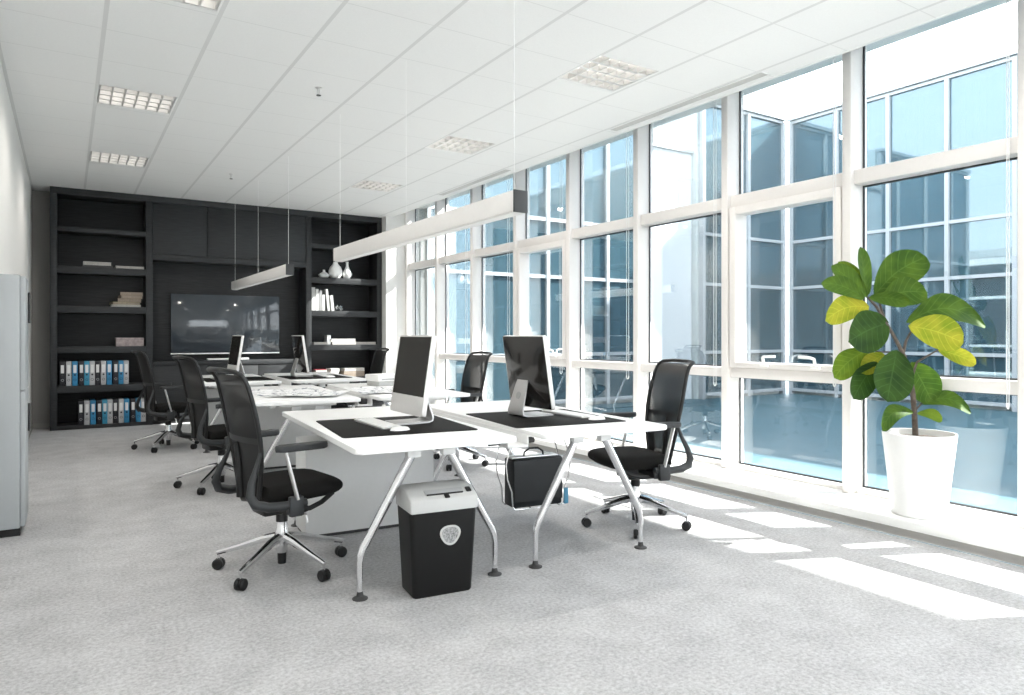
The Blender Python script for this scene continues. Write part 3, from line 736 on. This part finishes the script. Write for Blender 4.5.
# ------------------------------------------------------------------ desks
DT = 0.73
def make_desk(side):
    """local frame: x across, y away from the viewer from the near edge, origin at the near corner line centre on the floor; side -1 left, +1 right"""
    r = thing('desk', '', 'desk', group='white desks in facing pairs')
    W, L = 0.80, 1.72
    MB().prism(rrect(-W / 2, 0, W / 2, L, 0.03), DT - 0.026, DT, 0.006).build('tabletop', M['white'], r)
    ox = 0.032 if side > 0 else 0.033
    for yy in (0.225, L - 0.07):
        for s in (-1, 1):
            lg = MB().tube([(ox + s * 0.35, yy, 0.012), (ox + s * 0.35, yy, 0.17), (ox + s * 0.346, yy, 0.20), (ox + s * 0.333, yy, 0.235), (ox + s * 0.095, yy, 0.655), (ox + s * 0.085, yy, 0.672)], [0.0125, 0.0155, 0.018, 0.0195, 0.023, 0.023], 12).build('leg', M['leg'], r)
            MB().lathe([(0, 0), (0.036, 0), (0.036, 0.005), (0.017, 0.013), (0.013, 0.035), (0, 0.035)], 20, c=(ox + s * 0.35, yy)).build('foot_pad', M['dark_grey'], lg)
        b = MB().box((ox - 0.22, yy - 0.03, 0.668), (ox + 0.22, yy + 0.03, 0.7035), 0.004)
        for s in (-1, 1): b.box((ox + s * 0.09 - 0.035, yy - 0.025, 0.635), (ox + s * 0.09 + 0.035, yy + 0.025, 0.672), 0.008)
        b.build('cross_bar', M['white_box'], r)
    MB().box((-side * 0.22 - 0.02, 0.26, 0.66), (-side * 0.22 + 0.02, L - 0.105, 0.7035), 0.004).box((side * 0.22 - 0.02, 0.26, 0.66), (side * 0.22 + 0.02, L - 0.105, 0.7035), 0.004).build('side_rail', M['white_box'], r)
    MB().tube([(-side * 0.34, 0.21, 0.675), (-side * 0.400 , 0.21, 0.675)], 0.016, 12).build('knob', M['dark_grey'], r)
    return r
deskL, deskR = make_desk(-1), make_desk(1)
PAIRS = [((1.905, 2.835), -4.0), ((2.0, 5.23), -4.0), ((2.0, 7.62), -2.0)]
def frame(p):
    (x, y), a = PAIRS[p]
    return Matrix.Translation((x, y, 0)) @ Matrix.Rotation(D2R(a), 4, 'Z')
DN = ['nearest', 'middle', 'farthest']
XOFF = (-0.460, 0.482)
for p in range(3):
    for s, pr in ((0, deskL), (1, deskR)):
        o = pr if p == 0 else copy_tree(pr)
        m = frame(p)
        o.location = m @ Vector((XOFF[s], 0, 0)); o.rotation_euler = (0, 0, D2R(PAIRS[p][1]))
        o['label'] = ['white topped desk with splayed chrome legs, %s of the left row', 'white topped desk with splayed chrome legs, %s on the window side'][s] % DN[p]
    # cable tray that bridges each pair
    o = MB().box((-0.06, 0.12, 0.655), (0.06, 1.66, 0.668), 0.003).box((-0.06, 0.12, 0.668), (-0.054, 1.66, 0.715)).box((0.054, 0.12, 0.668), (0.06, 1.66, 0.715)).build('cable_tray', M['white_box'])
    o.matrix_world = frame(p) @ Matrix.Translation((0.0025, 0, 0))
    tag(o, 'white cable tray between the two %s desks' % DN[p], 'cable tray', 'cable trays between desks')

def on_desk(o, p, x, y, z=DT, rz=0.0):
    o.matrix_world = frame(p) @ Matrix.Translation((x, y, z)) @ Matrix.Rotation(D2R(rz), 4, 'Z')
# low white cupboards under the far end of the left desks
def make_cupboard():
    r = thing('low_cupboard', '', 'cupboard', group='white cupboards under the desks')
    MB().box((-0.41, 0.0, 0.02), (0.41, 0.29, 0.58), 0.004).build('body', M['white_box'], r)
    MB().box((-0.40, 0.015, 0.0), (0.40, 0.28, 0.02)).build('plinth', M['dark_grey'], r)
    for s in (-1, 1):
        d = MB().box((s * 0.2045 - 0.2, 0.2905, 0.03), (s * 0.2045 + 0.2, 0.303, 0.572), 0.003).build('door', M['white'], r)
        MB().box((s * 0.035 - 0.006, 0.303, 0.33), (s * 0.035 + 0.006, 0.313, 0.45), 0.003).build('handle', M['alu'], d)
    return r
cb0 = make_cupboard()
for p in range(3):
    o = cb0 if p == 0 else copy_tree(cb0)
    on_desk(o, p, -0.385, 1.30, 0.0)
    o['label'] = ['large white low cupboard standing under the nearest left desk', 'white low cupboard under the middle left desk with the drawings', 'white low cupboard under the farthest left desk'][p]

# desk pads
def pad(p, x, y, label, rz=0, w=0.70, l=0.74):
    o = MB().prism(rrect(-w / 2, -l / 2, w / 2, l / 2, 0.02), 0, 0.004, 0.001).build('desk_pad', M['pad'])
    on_desk(o, p, x, y, DT, rz); tag(o, label, 'desk pad', 'black desk pads')
PZ = DT + 0.004
pad(0, -0.455, 0.70, 'black desk pad under the near left monitor that shows its screen', -3)
pad(0, 0.445, 0.62, 'black desk pad under the near right monitor seen from behind', -3)
pad(2, -0.42, 0.62, 'black desk pad on the farthest left desk')
pad(2, 0.44, 0.62, 'black desk pad on the farthest window side desk')

# monitors (screen faces -x)
def make_monitor():
    r = thing('monitor', '', 'computer', group='aluminium all-in-one computers')
    T = Matrix.Translation((0.0, 0, 0.050)) @ Matrix.Rotation(D2R(8.5), 4, 'Y')
    w, h, t = 0.224, 0.440, 0.026
    MB().prism(rrect(-w, 0, w, h, 0.012), -t / 2, t / 2, 0.003, T @ Matrix(((0, 0, 1, 0), (1, 0, 0, 0), (0, 1, 0, 0), (0, 0, 0, 1)))).build('casing', M['alu_white'], r)
    MB().box((-t / 2 - 0.0015, -w + 0.010, 0.105), (-t / 2 + 0.001, w - 0.010, h - 0.009), 0, T).build('screen', M['screen'], r)
    # bulging dark back
    b = MB(); rows = []
    for i in range(9):
        f = i / 8.0; rows.append([(t / 2 + 0.001 + 0.034 * math.sin(PI * f) ** 0.7 * math.sin(PI * j / 8.0) ** 0.7, (-w + 0.004) + (2 * w - 0.008) * j / 8.0, 0.004 + (h - 0.008) * f) for j in range(9)])
    b.grid(rows, T); b.build('rear_cover', M['mon_back'], r, 60)
    s = MB()
    path = [(-0.095, 0.003), (0.02, 0.003), (0.095, 0.004), (0.118, 0.012), (0.122, 0.030), (0.108, 0.085), (0.080, 0.185), (0.070, 0.215)]
    hw = [0.088, 0.088, 0.088, 0.085, 0.082, 0.074, 0.060, 0.055]
    th = 0.0045
    rows = []
    for i, ((xx, zz), q) in enumerate(zip(path, hw)):
        a = Vector(path[max(i - 1, 0)]); bb = Vector(path[min(i + 1, len(path) - 1)])
        t_ = (bb - a).normalized(); n_ = Vector((-t_.y, t_.x))
        p0 = Vector((xx, zz)) + n_ * th; p1 = Vector((xx, zz)) - n_ * th
        rows.append([(p0.x, -q, p0.y + 0.002), (p0.x, q, p0.y + 0.002), (p1.x, q, p1.y + 0.002), (p1.x, -q, p1.y + 0.002)])
    g = s.grid(rows, close=True); s.bm.faces.new(g[0][::-1]); s.bm.faces.new(g[-1])
    st = s.build('stand', M['stand'], r, 40)
    MB().lathe([(0, -0.0055), (0.022, -0.0055), (0.022, 0.0055), (0, 0.0055)], 20, Matrix.Translation((0.100, 0, 0.125)) @ Matrix.Rotation(D2R(74.5), 4, 'Y')).build('cable_hole', M['grey'], st)
    return r
mon0 = make_monitor()
for i, (p, x, y, rz, lab) in enumerate([(0, -0.358, 0.75, 3.0, 'near left computer, dark screen facing the left chair'), (0, 0.445, 0.74, 184, 'near right computer, seen from behind with a black back'),
        (2, -0.45, 0.74, 4, 'farthest left computer with its dark screen visible'), (2, 0.34, 0.74, 182, 'farthest window side computer, seen from behind')]):
    o = mon0 if i == 0 else copy_tree(mon0)
    on_desk(o, p, x, y, PZ, rz); o['label'] = lab
def keyboard(p, x, y, rz, lab):
    r = thing('keyboard', lab, 'keyboard', group='slim white keyboards')
    MB().prism(rrect(-0.06, -0.22, 0.06, 0.22, 0.012), 0.0, 0.009, 0.002).build('body', M['alu'], r)
    k = MB()
    for i in range(5):
        for j in range(14):
            k.box((-0.052 + i * 0.021, -0.208 + j * 0.0298, 0.0091), (-0.052 + i * 0.021 + 0.018, -0.208 + j * 0.0298 + 0.026, 0.0122))
    k.build('keys', M['white'], r)
    on_desk(r, p, x, y, PZ, rz)
def mouse(p, x, y, rz, lab):
    rows = []
    s = MB()
    for i in range(9):
        f = -1 + 2 * i / 8; q = math.sqrt(max(0, 1 - f * f)) 
        rows.append([(f * 0.056, -0.031 * q ** 0.6, 0.0)] + [(f * 0.056, 0.031 * q ** 0.6 * math.sin(a), 0.003 * q + 0.017 * q ** 0.8 * math.cos(a)) for a in [D2R(d) for d in (-80, -55, -28, 0, 28, 55, 80)]] + [(f * 0.056, 0.031 * q ** 0.6, 0.0)])
    s.grid(rows, close=True); o = s.build('computer_mouse', M['white'], smooth=70)
    bmesh_ok = True
    on_desk(o, p, x, y, PZ, rz); tag(o, lab, 'mouse', 'white computer mice')
keyboard(0, -0.525, 0.76, 3, 'slim white keyboard in front of the near left computer')
mouse(0, -0.495, 0.475, 5, 'white mouse beside the near left keyboard')
keyboard(0, 0.655, 0.66, 2, 'slim white keyboard in front of the near right computer')
mouse(0, 0.665, 0.375, 0, 'white mouse beside the near right keyboard')
keyboard(2, -0.60, 0.72, 0, 'slim white keyboard on the farthest left desk')
keyboard(2, 0.57, 0.74, 0, 'slim white keyboard on the farthest window side desk')
mouse(2, 0.58, 0.42, 0, 'white mouse on the farthest window side desk')
mouse(2, -0.60, 0.42, 0, 'white mouse on the farthest left desk')
# drawings on the middle desks
def sheet_paper(p, x, y, w, l, rz, z, lab, curl=0.01):
    s = MB(); rows = []
    for i in range(13):
        f = i / 12
        rows.append([(-w / 2 + w * j / 8, -l / 2 + l * f, 0.0012 + curl * (abs(2 * f - 1) ** 4) * (0.5 + 0.5 * math.sin(j + i))) for j in range(9)])
    s.grid(rows); o = s.build('drawing_sheet', M['drawing'], smooth=60)
    on_desk(o, p, x, y, z, rz); tag(o, lab, 'drawing', 'drawing sheets on the middle desks')
sheet_paper(1, -0.44, 0.80, 0.60, 0.84, 5, DT, 'large drawing sheet with grey lines on the middle left desk')
sheet_paper(1, -0.30, 0.46, 0.42, 0.56, -28, DT + 0.013, 'smaller drawing sheet lying askew over the large one', 0.006)
sheet_paper(1, 0.38, 0.66, 0.58, 0.80, -6, DT, 'drawing sheet on the middle window side desk', 0.012)
# white printer on the middle window-side desk
r = thing('printer', 'low white printer on the middle window side desk', 'printer')
MB().box((-0.15, -0.13, 0.045), (0.15, 0.13, 0.11), 0.010).build('body', M['white'], r)
MB().box((-0.135, -0.12, 0.0), (0.135, 0.12, 0.045), 0.006).build('paper_tray', M['shred_lid'], r)
MB().box((-0.11, -0.134, 0.06), (0.11, -0.128, 0.072), 0.002).build('paper_slot', M['grey'], r)
on_desk(r, 1, 0.56, 1.32, DT, 12)
# black power box under the middle window-side desk
r = thing('power_box', 'small black power box in the tray between the middle desks', 'power box')
MB().box((-0.028, -0.07, 0.0), (0.028, 0.07, 0.045), 0.006).build('body', M['black'], r)
MB().tube([(0.0, 0.07, 0.02), (0.0, 0.2, 0.012), (0.0, 0.45, 0.01), (0.0, 0.8, 0.01)], 0.006, 8).build('cable', M['black'], r)
on_desk(r, 1, 0.0025, 0.22, 0.668, 0)

# ------------------------------------------------------------------ paper shredder
sh = thing('paper_shredder', 'black paper shredder bin with light grey head under the near left desk', 'shredder', (1.505, 3.045, 0), D2R(-6))
def ringpts(w, d, r, z, n=4): return [(x, y, z) for x, y in rrect(-w / 2, -d / 2, w / 2, d / 2, r, n)]
s = MB(); g = s.grid([ringpts(0.285, 0.180, 0.02, 0.0), ringpts(0.296, 0.188, 0.022, 0.008), ringpts(0.334, 0.222, 0.026, 0.398)], close=True); s.bm.faces.new(g[0][::-1]); s.bm.faces.new(g[-1]); s.build('bin', M['shred_body'], sh, 45)
prof = [(-0.114, 0.399), (-0.114, 0.452), (-0.106, 0.462), (-0.040, 0.493), (-0.028, 0.496), (0.085, 0.499), (0.104, 0.492), (0.114, 0.475), (0.114, 0.399)]
MB().prism([(a, b) for a, b in prof], -0.170, 0.170, 0.009, Matrix(((0, 0, 1, 0), (1, 0, 0, 0), (0, 1, 0, 0), (0, 0, 0, 1)))).build('head', M['shred_lid'], sh, 50)
TS = Matrix.Translation((0.0, -0.073, 0.4785)) @ Matrix.Rotation(D2R(25.2), 4, 'X')
MB().box((-0.085, -0.016, -0.004), (0.105, 0.022, 0.004), 0.002, TS).build('feed_slot', M['grey'], sh)
MB().box((-0.082, -0.0165, -0.003), (0.102, -0.010, 0.0046), 0.001, TS).build('slot_opening', M['black'], sh)
MB().box((0.122, -0.014, -0.004), (0.147, 0.018, 0.006), 0.003, TS).build('power_switch', M['black'], sh)
MB().box((0.002, -0.044, -0.004), (0.028, -0.0165, 0.004), 0.004, TS).build('lock_button', M['black'], sh)
def tri(rr, n=36):
    out = []
    for i in range(n):
        a = 2 * PI * i / n
        q = rr * (1 + 0.07 * math.cos(3 * (a + PI / 2)))
        out.append((q * math.cos(a) * 1.08, q * math.sin(a) * 0.98))
    return out
TW = Matrix.Translation((0.028, -0.1055, 0.285)) @ Matrix.Rotation(D2R(90 - 2.6), 4, 'X')
w = MB()
o_, i_ = tri(0.047), tri(0.038)
w.grid([[(x, y, -0.002) for x, y in o_], [(x, y, 0.007) for x, y in o_], [(x, y, 0.007) for x, y in i_], [(x, y, -0.002) for x, y in i_]], TW, close=True)
w.build('window_ring', M['shred_lid'], sh, 40)
MB().prism(i_, -0.004, 0.004, 0, TW).build('window', M['clips'], sh)

# ------------------------------------------------------------------ briefcase on a wire rack hung from the near right desk
rk = thing('bag_rack', 'chrome wire rack hanging under the near right desk around the briefcase', 'rack', (2.515, 3.70, 0), D2R(-8))
zt, zb = 0.703, 0.135
w = MB()
for yy in (-0.075, 0.085):
    w.tube([(-0.12, yy, zt), (-0.15, yy, 0.62), (-0.205, yy, 0.50), (-0.225, yy, 0.42), (-0.215, yy, 0.33), (-0.185, yy, 0.25), (-0.18, yy, 0.16), (-0.165, yy, zb + 0.004), (0.16, yy, zb + 0.004), (0.18, yy, 0.16), (0.185, yy, 0.25), (0.215, yy, 0.33), (0.225, yy, 0.42), (0.205, yy, 0.50), (0.15, yy, 0.62), (0.12, yy, zt)], 0.0045, 8)
for xx in (-0.15, -0.05, 0.05, 0.15): w.tube([(xx, -0.075, zb + 0.004), (xx, 0.085, zb + 0.004)], 0.0035, 8)
w.box((-0.15, -0.085, zt - 0.006), (0.15, 0.095, zt - 0.0005), 0.002)
w.build('wire_frame', M['chrome'], rk)
MB().box((0.17, -0.10, 0.15), (0.20, -0.085, 0.25), 0.004).build('strap', M['blue_tag'], rk)
bg = thing('briefcase', 'black leather briefcase standing in the wire rack under the near right desk', 'bag', (2.515, 3.70, zb + 0.009), D2R(-8))
b = MB()
b.box((-0.172, -0.068, 0), (0.172, 0.078, 0.30), 0.014).build('body', M['leather'], bg)
f = MB(); rows = []
for (yy, zz) in ((0.06, 0.304), (-0.055, 0.306), (-0.074, 0.295), (-0.079, 0.262), (-0.078, 0.04)):
    rows.append([(xx, yy, zz) for xx in (-0.168, -0.16, 0.16, 0.168)])
f.grid(rows); f.build('flap', M['leather'], bg, 50)
MB().tube([(-0.07, 0.0, 0.302), (-0.065, 0.0, 0.335), (-0.03, 0.0, 0.358), (0.03, 0.0, 0.358), (0.065, 0.0, 0.335), (0.07, 0.0, 0.302)], 0.0065, 8).build('handle', M['leather'], bg)
MB().box((-0.165, -0.03, 0.300), (0.165, 0.05, 0.312), 0.003).build('top_frame', M['alu'], bg)

# ------------------------------------------------------------------ potted fiddle leaf plant
PX, PY = 4.47, 2.315
PD = PX * FX + PY * FY
pl = thing('potted_plant', 'potted fiddle-leaf fig in a tall white pot on the window sill', 'plant', (PX, PY, SILLZ))
MB().lathe([(0, 0), (0.140, 0), (0.150, 0.006), (0.205, 0.50), (0.205, 0.508), (0.196, 0.508), (0.188, 0.46), (0, 0.455)], 48).build('pot', M['pot'], pl)
MB().lathe([(0.189, 0.470), (0.12, 0.478), (0.05, 0.484), (0, 0.482)], 28).build('soil', M['soil'], pl)
base = Vector((PX, PY, SILLZ))
def P(u, v, dd=0.0): return at_depth(u, v, PD + dd) - base
st = MB()
st.tube([P(915.5, 436, 0), P(914.5, 415, 0.0), P(913, 395, 0.01), P(909.5, 374, 0.01), P(904, 356, 0.0), P(895, 338, -0.01), P(886, 323, -0.02), P(876, 306, -0.01), P(866, 296, 0.0)], [0.017, 0.016, 0.0155, 0.0145, 0.013, 0.011, 0.010, 0.009, 0.006], 10)
st.tube([P(903, 354, 0), P(906, 341, -0.01), P(911, 332, -0.02), P(918, 325, -0.03)], [0.010, 0.008, 0.007, 0.005], 8)
st.tube([P(911, 380, 0.01), P(917, 362, 0.02), P(929, 355, 0.03), P(938, 350, 0.02)], [0.009, 0.007, 0.006, 0.004], 8)
st.tube([P(886, 323, -0.02), P(880, 305, 0.02), P(878, 293, 0.03)], [0.008, 0.007, 0.004], 8)
st.tube([P(910, 376, 0.01), P(904, 362, -0.04), P(896, 352, -0.06)], [0.006, 0.005, 0.003], 8)
st.tube([P(903, 356, 0.0), P(892, 352, 0.02), P(880, 352, 0.03), P(868, 350, 0.03)], [0.006, 0.005, 0.005, 0.003], 8)
st.tube([P(914, 412, 0.0), P(920, 405, 0.03), P(924, 402, 0.03)], [0.006, 0.005, 0.003], 8)
st.build('stem', M['bark'], pl, 60)
VIEW = Vector((FX, FY, 0))
def leaf(b, t, wpx, mk, bow=0.12, tilt=0.0, curlv=(0, 0, 1), cup=0.25, fat=0.62):
    """b, t: (u, v, depth offset) of base and tip; the blade mostly faces the viewer, turned by tilt"""
    p0, p1 = P(*b), P(*t)
    ax = p1 - p0; L = ax.length; axn = ax.normalized()
    n = -VIEW - axn * (-VIEW).dot(axn); n.normalize()
    n = Matrix.Rotation(tilt, 3, axn) @ n
    sd = axn.cross(n).normalized()
    hw = 1.03 * wpx / 2 / FOC * PD / max(0.35, abs(math.cos(tilt)))
    cv = Vector(curlv); cv = cv - axn * cv.dot(axn)
    s = MB(); rows = []; uvs = []
    N = 18
    for i in range(N + 1):
        f = i / N
        w = hw * (math.sin(PI * f ** 1.25) ** 0.5 if 0.01 < f < 0.99 else 0.0) + 0.0015
        c = p0 + ax * f + cv * (L * bow * math.sin(PI * f))
        row = []
        for j in range(-4, 5):
            q = j / 4
            wav = 0.06 * hw * math.sin(7.0 * f + (1.5 if j > 0 else 0)) * abs(q)
            row.append(c + sd * (w * q) + n * (cup * w * q * q + wav))
            uvs.append((q, f))
        rows.append(row)
    g = s.grid(rows)
    uvl = s.bm.loops.layers.uv.new('UVMap')
    idx = {}
    for i, r_ in enumerate(g):
        for j, v in enumerate(r_): idx[v] = ((j - 4) / 4, i / N)
    for fc in s.bm.faces:
        for lp in fc.loops: lp[uvl].uv = idx[lp.vert]
    o = s.build('leaf', M[mk], pl, 80)
    return o
LV = [
 ((867, 296, 0.00), (860, 247, 0.03), 17, 'leaf_mid', 0.04, 0.5),
 ((867, 297, 0.02), (838, 262, 0.10), 18, 'leaf_lime', 0.08, 0.3),
 ((867, 297, -0.02), (831, 266, -0.03), 19, 'leaf_mid', 0.06, 0.3),
 ((864, 299, -0.04), (821, 283, -0.08), 18, 'leaf_mid', 0.10, 0.1),
 ((874, 296, 0.03), (926, 257, 0.06), 35, 'leaf_mid', 0.10, -0.2),
 ((880, 302, 0.00), (927, 293, -0.02), 28, 'leaf_mid', 0.12, -0.2),
 ((869, 297, -0.02), (910, 303, -0.10), 13, 'leaf_mid', 0.05, 0.4),
 ((869, 307, -0.02), (825, 321, -0.10), 24, 'leaf_sunlit', 0.12, 0.1),
 ((888, 323, -0.02), (848, 342, -0.12), 40, 'leaf_dark', 0.04, 0.0),
 ((868, 350, 0.03), (834, 378, 0.03), 24, 'leaf_lime', 0.10, 0.1),
 ((884, 354, 0.03), (861, 373, -0.02), 17, 'leaf_sunlit', 0.05, 0.2),
 ((877, 362, 0.00), (853, 399, -0.04), 25, 'leaf_dark', 0.06, 0.0),
 ((897, 350, -0.06), (887, 402, -0.12), 39, 'leaf_dark', 0.02, 0.0),
 ((906, 323, -0.02), (985, 326, 0.00), 27, 'leaf_mid', 0.20, -0.5),
 ((908, 326, -0.04), (963, 343, -0.10), 33, 'leaf_sunlit', 0.06, -0.1),
 ((938, 350, 0.02), (976, 364, -0.03), 15, 'leaf_sunlit', 0.05, 0.0),
 ((911, 362, 0.03), (932, 402, 0.03), 31, 'leaf_mid', 0.03, 0.1),
 ((920, 404, 0.03), (971, 413, 0.02), 15, 'leaf_mid', 0.20, -0.4),
 ((913, 412, -0.01), (882, 431, -0.06), 15, 'leaf_mid', 0.28, 0.3),
 ((917, 413, 0.03), (942, 421, 0.04), 10, 'leaf_lime', 0.15, 0.2),
]
for b, t, wp, mk, bow, tl in LV: leaf(b, t, wp, mk, bow, tl)

# ------------------------------------------------------------------ courtyard and the buildings across it
struct('ground', MB().box((4.98, -14, -0.25), (40, 30, -0.10)), M['stone'])
def facade(name, label, p0, dirv, nrm, edges, zs, wall_depth, cols_curtain=()):
    """p0 corner on the ground, dirv along the front, nrm outward; edges = distances of the mullions; zs = transom heights"""
    r = thing(name, label, 'building', p0)
    dv, nv = Vector(dirv), Vector(nrm)
    Mx = Matrix(((dv.x, nv.x, 0, 0), (dv.y, nv.y, 0, 0), (0, 0, 1, 0), (0, 0, 0, 1)))
    L0, L1, H = edges[0], edges[-1], zs[-1]
    f = MB()
    for e in edges: f.box((e - 0.036, -0.05, -0.1), (e + 0.036, 0.06, H), 0, Mx)
    for z in zs: f.box((L0, -0.05, z - 0.032), (L1, 0.045, z + 0.032), 0, Mx)
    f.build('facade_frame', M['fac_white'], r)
    MB().box((L0 - 0.05, -0.6, H + 0.041), (L1 + 0.05, 0.10, H + 0.12), 0, Mx).build('roof_edge', M['fac_white'], r)
    for i in range(len(edges) - 1):
        for j in range(len(zs) - 1):
            MB().box((edges[i] + 0.036, -0.01, zs[j] + 0.032), (edges[i + 1] - 0.036, 0.0, zs[j + 1] - 0.032), 0, Mx).build('window_pane', M['fac_glass'], r)
        if i in cols_curtain:
            c = MB(); n = 40; e0, e1 = edges[i] + 0.1, edges[i + 1] - 0.1
            rows = [[(e0 + (e1 - e0) * q / n, -0.30 + 0.05 * math.sin(q * 1.3), z) for q in range(n + 1)] for z in (0.1, 3.2)]
            c.grid(rows, Mx); c.build('curtain', M['curtain'], r)
            c = MB(); rows = [[(e0 + (e1 - e0) * q / n, -0.30 + 0.05 * math.sin(q * 1.3), z) for q in range(n + 1)] for z in (3.5, H - 0.1)]
            c.grid(rows, Mx); c.build('curtain', M['curtain'], r)
    s = MB()
    for z in (-0.1, 3.25, H - 0.02): s.box((L0, -wall_depth, z), (L1, -0.06, z + 0.12), 0, Mx)
    s.box((L0, -wall_depth - 0.1, -0.1), (L1, -wall_depth, H + 0.1), 0, Mx).box((L0 - 0.1, -wall_depth, -0.1), (L0, -0.06, H + 0.1), 0, Mx).box((L1, -wall_depth, -0.1), (L1 + 0.1, -0.06, H + 0.1), 0, Mx)
    s.build('interior_shell', M['fac_in'], r)
    return r
ZS = [0.0, 0.87, 2.29, 3.33, 6.04]
XO = 13.9
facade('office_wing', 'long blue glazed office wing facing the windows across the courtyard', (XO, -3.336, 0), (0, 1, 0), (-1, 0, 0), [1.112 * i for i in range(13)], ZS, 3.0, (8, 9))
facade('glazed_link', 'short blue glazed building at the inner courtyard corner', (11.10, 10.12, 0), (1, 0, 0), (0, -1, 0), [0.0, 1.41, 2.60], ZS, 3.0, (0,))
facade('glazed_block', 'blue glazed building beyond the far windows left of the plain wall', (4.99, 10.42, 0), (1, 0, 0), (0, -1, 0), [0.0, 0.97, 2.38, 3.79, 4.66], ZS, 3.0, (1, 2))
r = thing('plain_building', 'pale windowless building wall between the two glazed buildings', 'building', (9.9, 10.3, 0))
MB().box((-0.12, 0, -0.1), (1.08, 3.0, 5.0)).build('wall', M['fac_wall'], r)
MB().box((-0.12, -0.05, 5.0), (1.08, 3.0, 5.06)).build('coping', M['fac_white'], r)
# unseen slab added over the courtyard to narrow the sun along the windows
struct('added_sun_blocker', MB().box((7.22, -13, 5.40), (9.57, 7.6, 5.50)), M['fac_white'])

# ------------------------------------------------------------------ light
sun = bpy.data.lights.new('sun', 'SUN'); sun.energy = 13.0; sun.angle = D2R(0.5); sun.color = (1.0, 0.965, 0.92)
so = bpy.data.objects.new('sun', sun); COL.objects.link(so)
so.location = (20, -5, 14)
so.rotation_euler = Vector((-1, 0.465, -0.856)).to_track_quat('-Z', 'Y').to_euler()
w = bpy.data.worlds.new('sky'); scn.world = w; w.use_nodes = True
nt = w.node_tree; bg_ = nt.nodes['Background']
tc = nt.nodes.new('ShaderNodeTexCoord'); sp = nt.nodes.new('ShaderNodeSeparateXYZ'); nt.links.new(tc.outputs['Generated'], sp.inputs[0])
cr = nt.nodes.new('ShaderNodeValToRGB')
cr.color_ramp.elements[0].position = 0.0; cr.color_ramp.elements[0].color = (0.94, 0.965, 1.0, 1)
cr.color_ramp.elements[1].position = 0.9; cr.color_ramp.elements[1].color = (0.80, 0.87, 1.0, 1)
nt.links.new(sp.outputs['Z'], cr.inputs['Fac']); nt.links.new(cr.outputs['Color'], bg_.inputs['Color'])
bg_.inputs['Strength'].default_value = 2.6
for i, (x, y) in enumerate(FIX):
    l = bpy.data.lights.new('fixture_lamp', 'SPOT'); l.spot_size = D2R(165); l.spot_blend = 0.6; l.shadow_soft_size = 0.03; l.energy = 15 if x < 1 else 21; l.color = (1.0, 0.95, 0.89)
    o = bpy.data.objects.new('fixture_lamp', l); COL.objects.link(o); o.location = (x + FW / 2, y + FH / 2, ZC - 0.003)

# ------------------------------------------------------------------ camera
cam = bpy.data.cameras.new('camera'); co = bpy.data.objects.new('camera', cam); COL.objects.link(co)
co.location = (0, 0, CAMH); co.rotation_euler = (D2R(90), 0, -YAW)
cam.sensor_width = 36.0; cam.sensor_fit = 'HORIZONTAL'
cam.lens = FOC * 36.0 / 1024.0
cam.shift_y = -(347.5 - HOR) / 1024.0
cam.clip_start = 0.05; cam.clip_end = 200
scn.camera = co

scn.view_settings.view_transform = 'Standard'; scn.view_settings.look = 'None'
scn.view_settings.gamma = 1.0; scn.view_settings.use_curve_mapping = False
scn.view_settings.exposure = 1.66
cy = scn.cycles
cy.use_denoising = True
try: cy.denoiser = 'OPENIMAGEDENOISE'
except Exception: pass
cy.max_bounces = 10; cy.diffuse_bounces = 6; cy.glossy_bounces = 4; cy.transparent_max_bounces = 16; cy.transmission_bounces = 6
cy.caustics_reflective = False; cy.caustics_refractive = False
cy.sample_clamp_indirect = 6.0
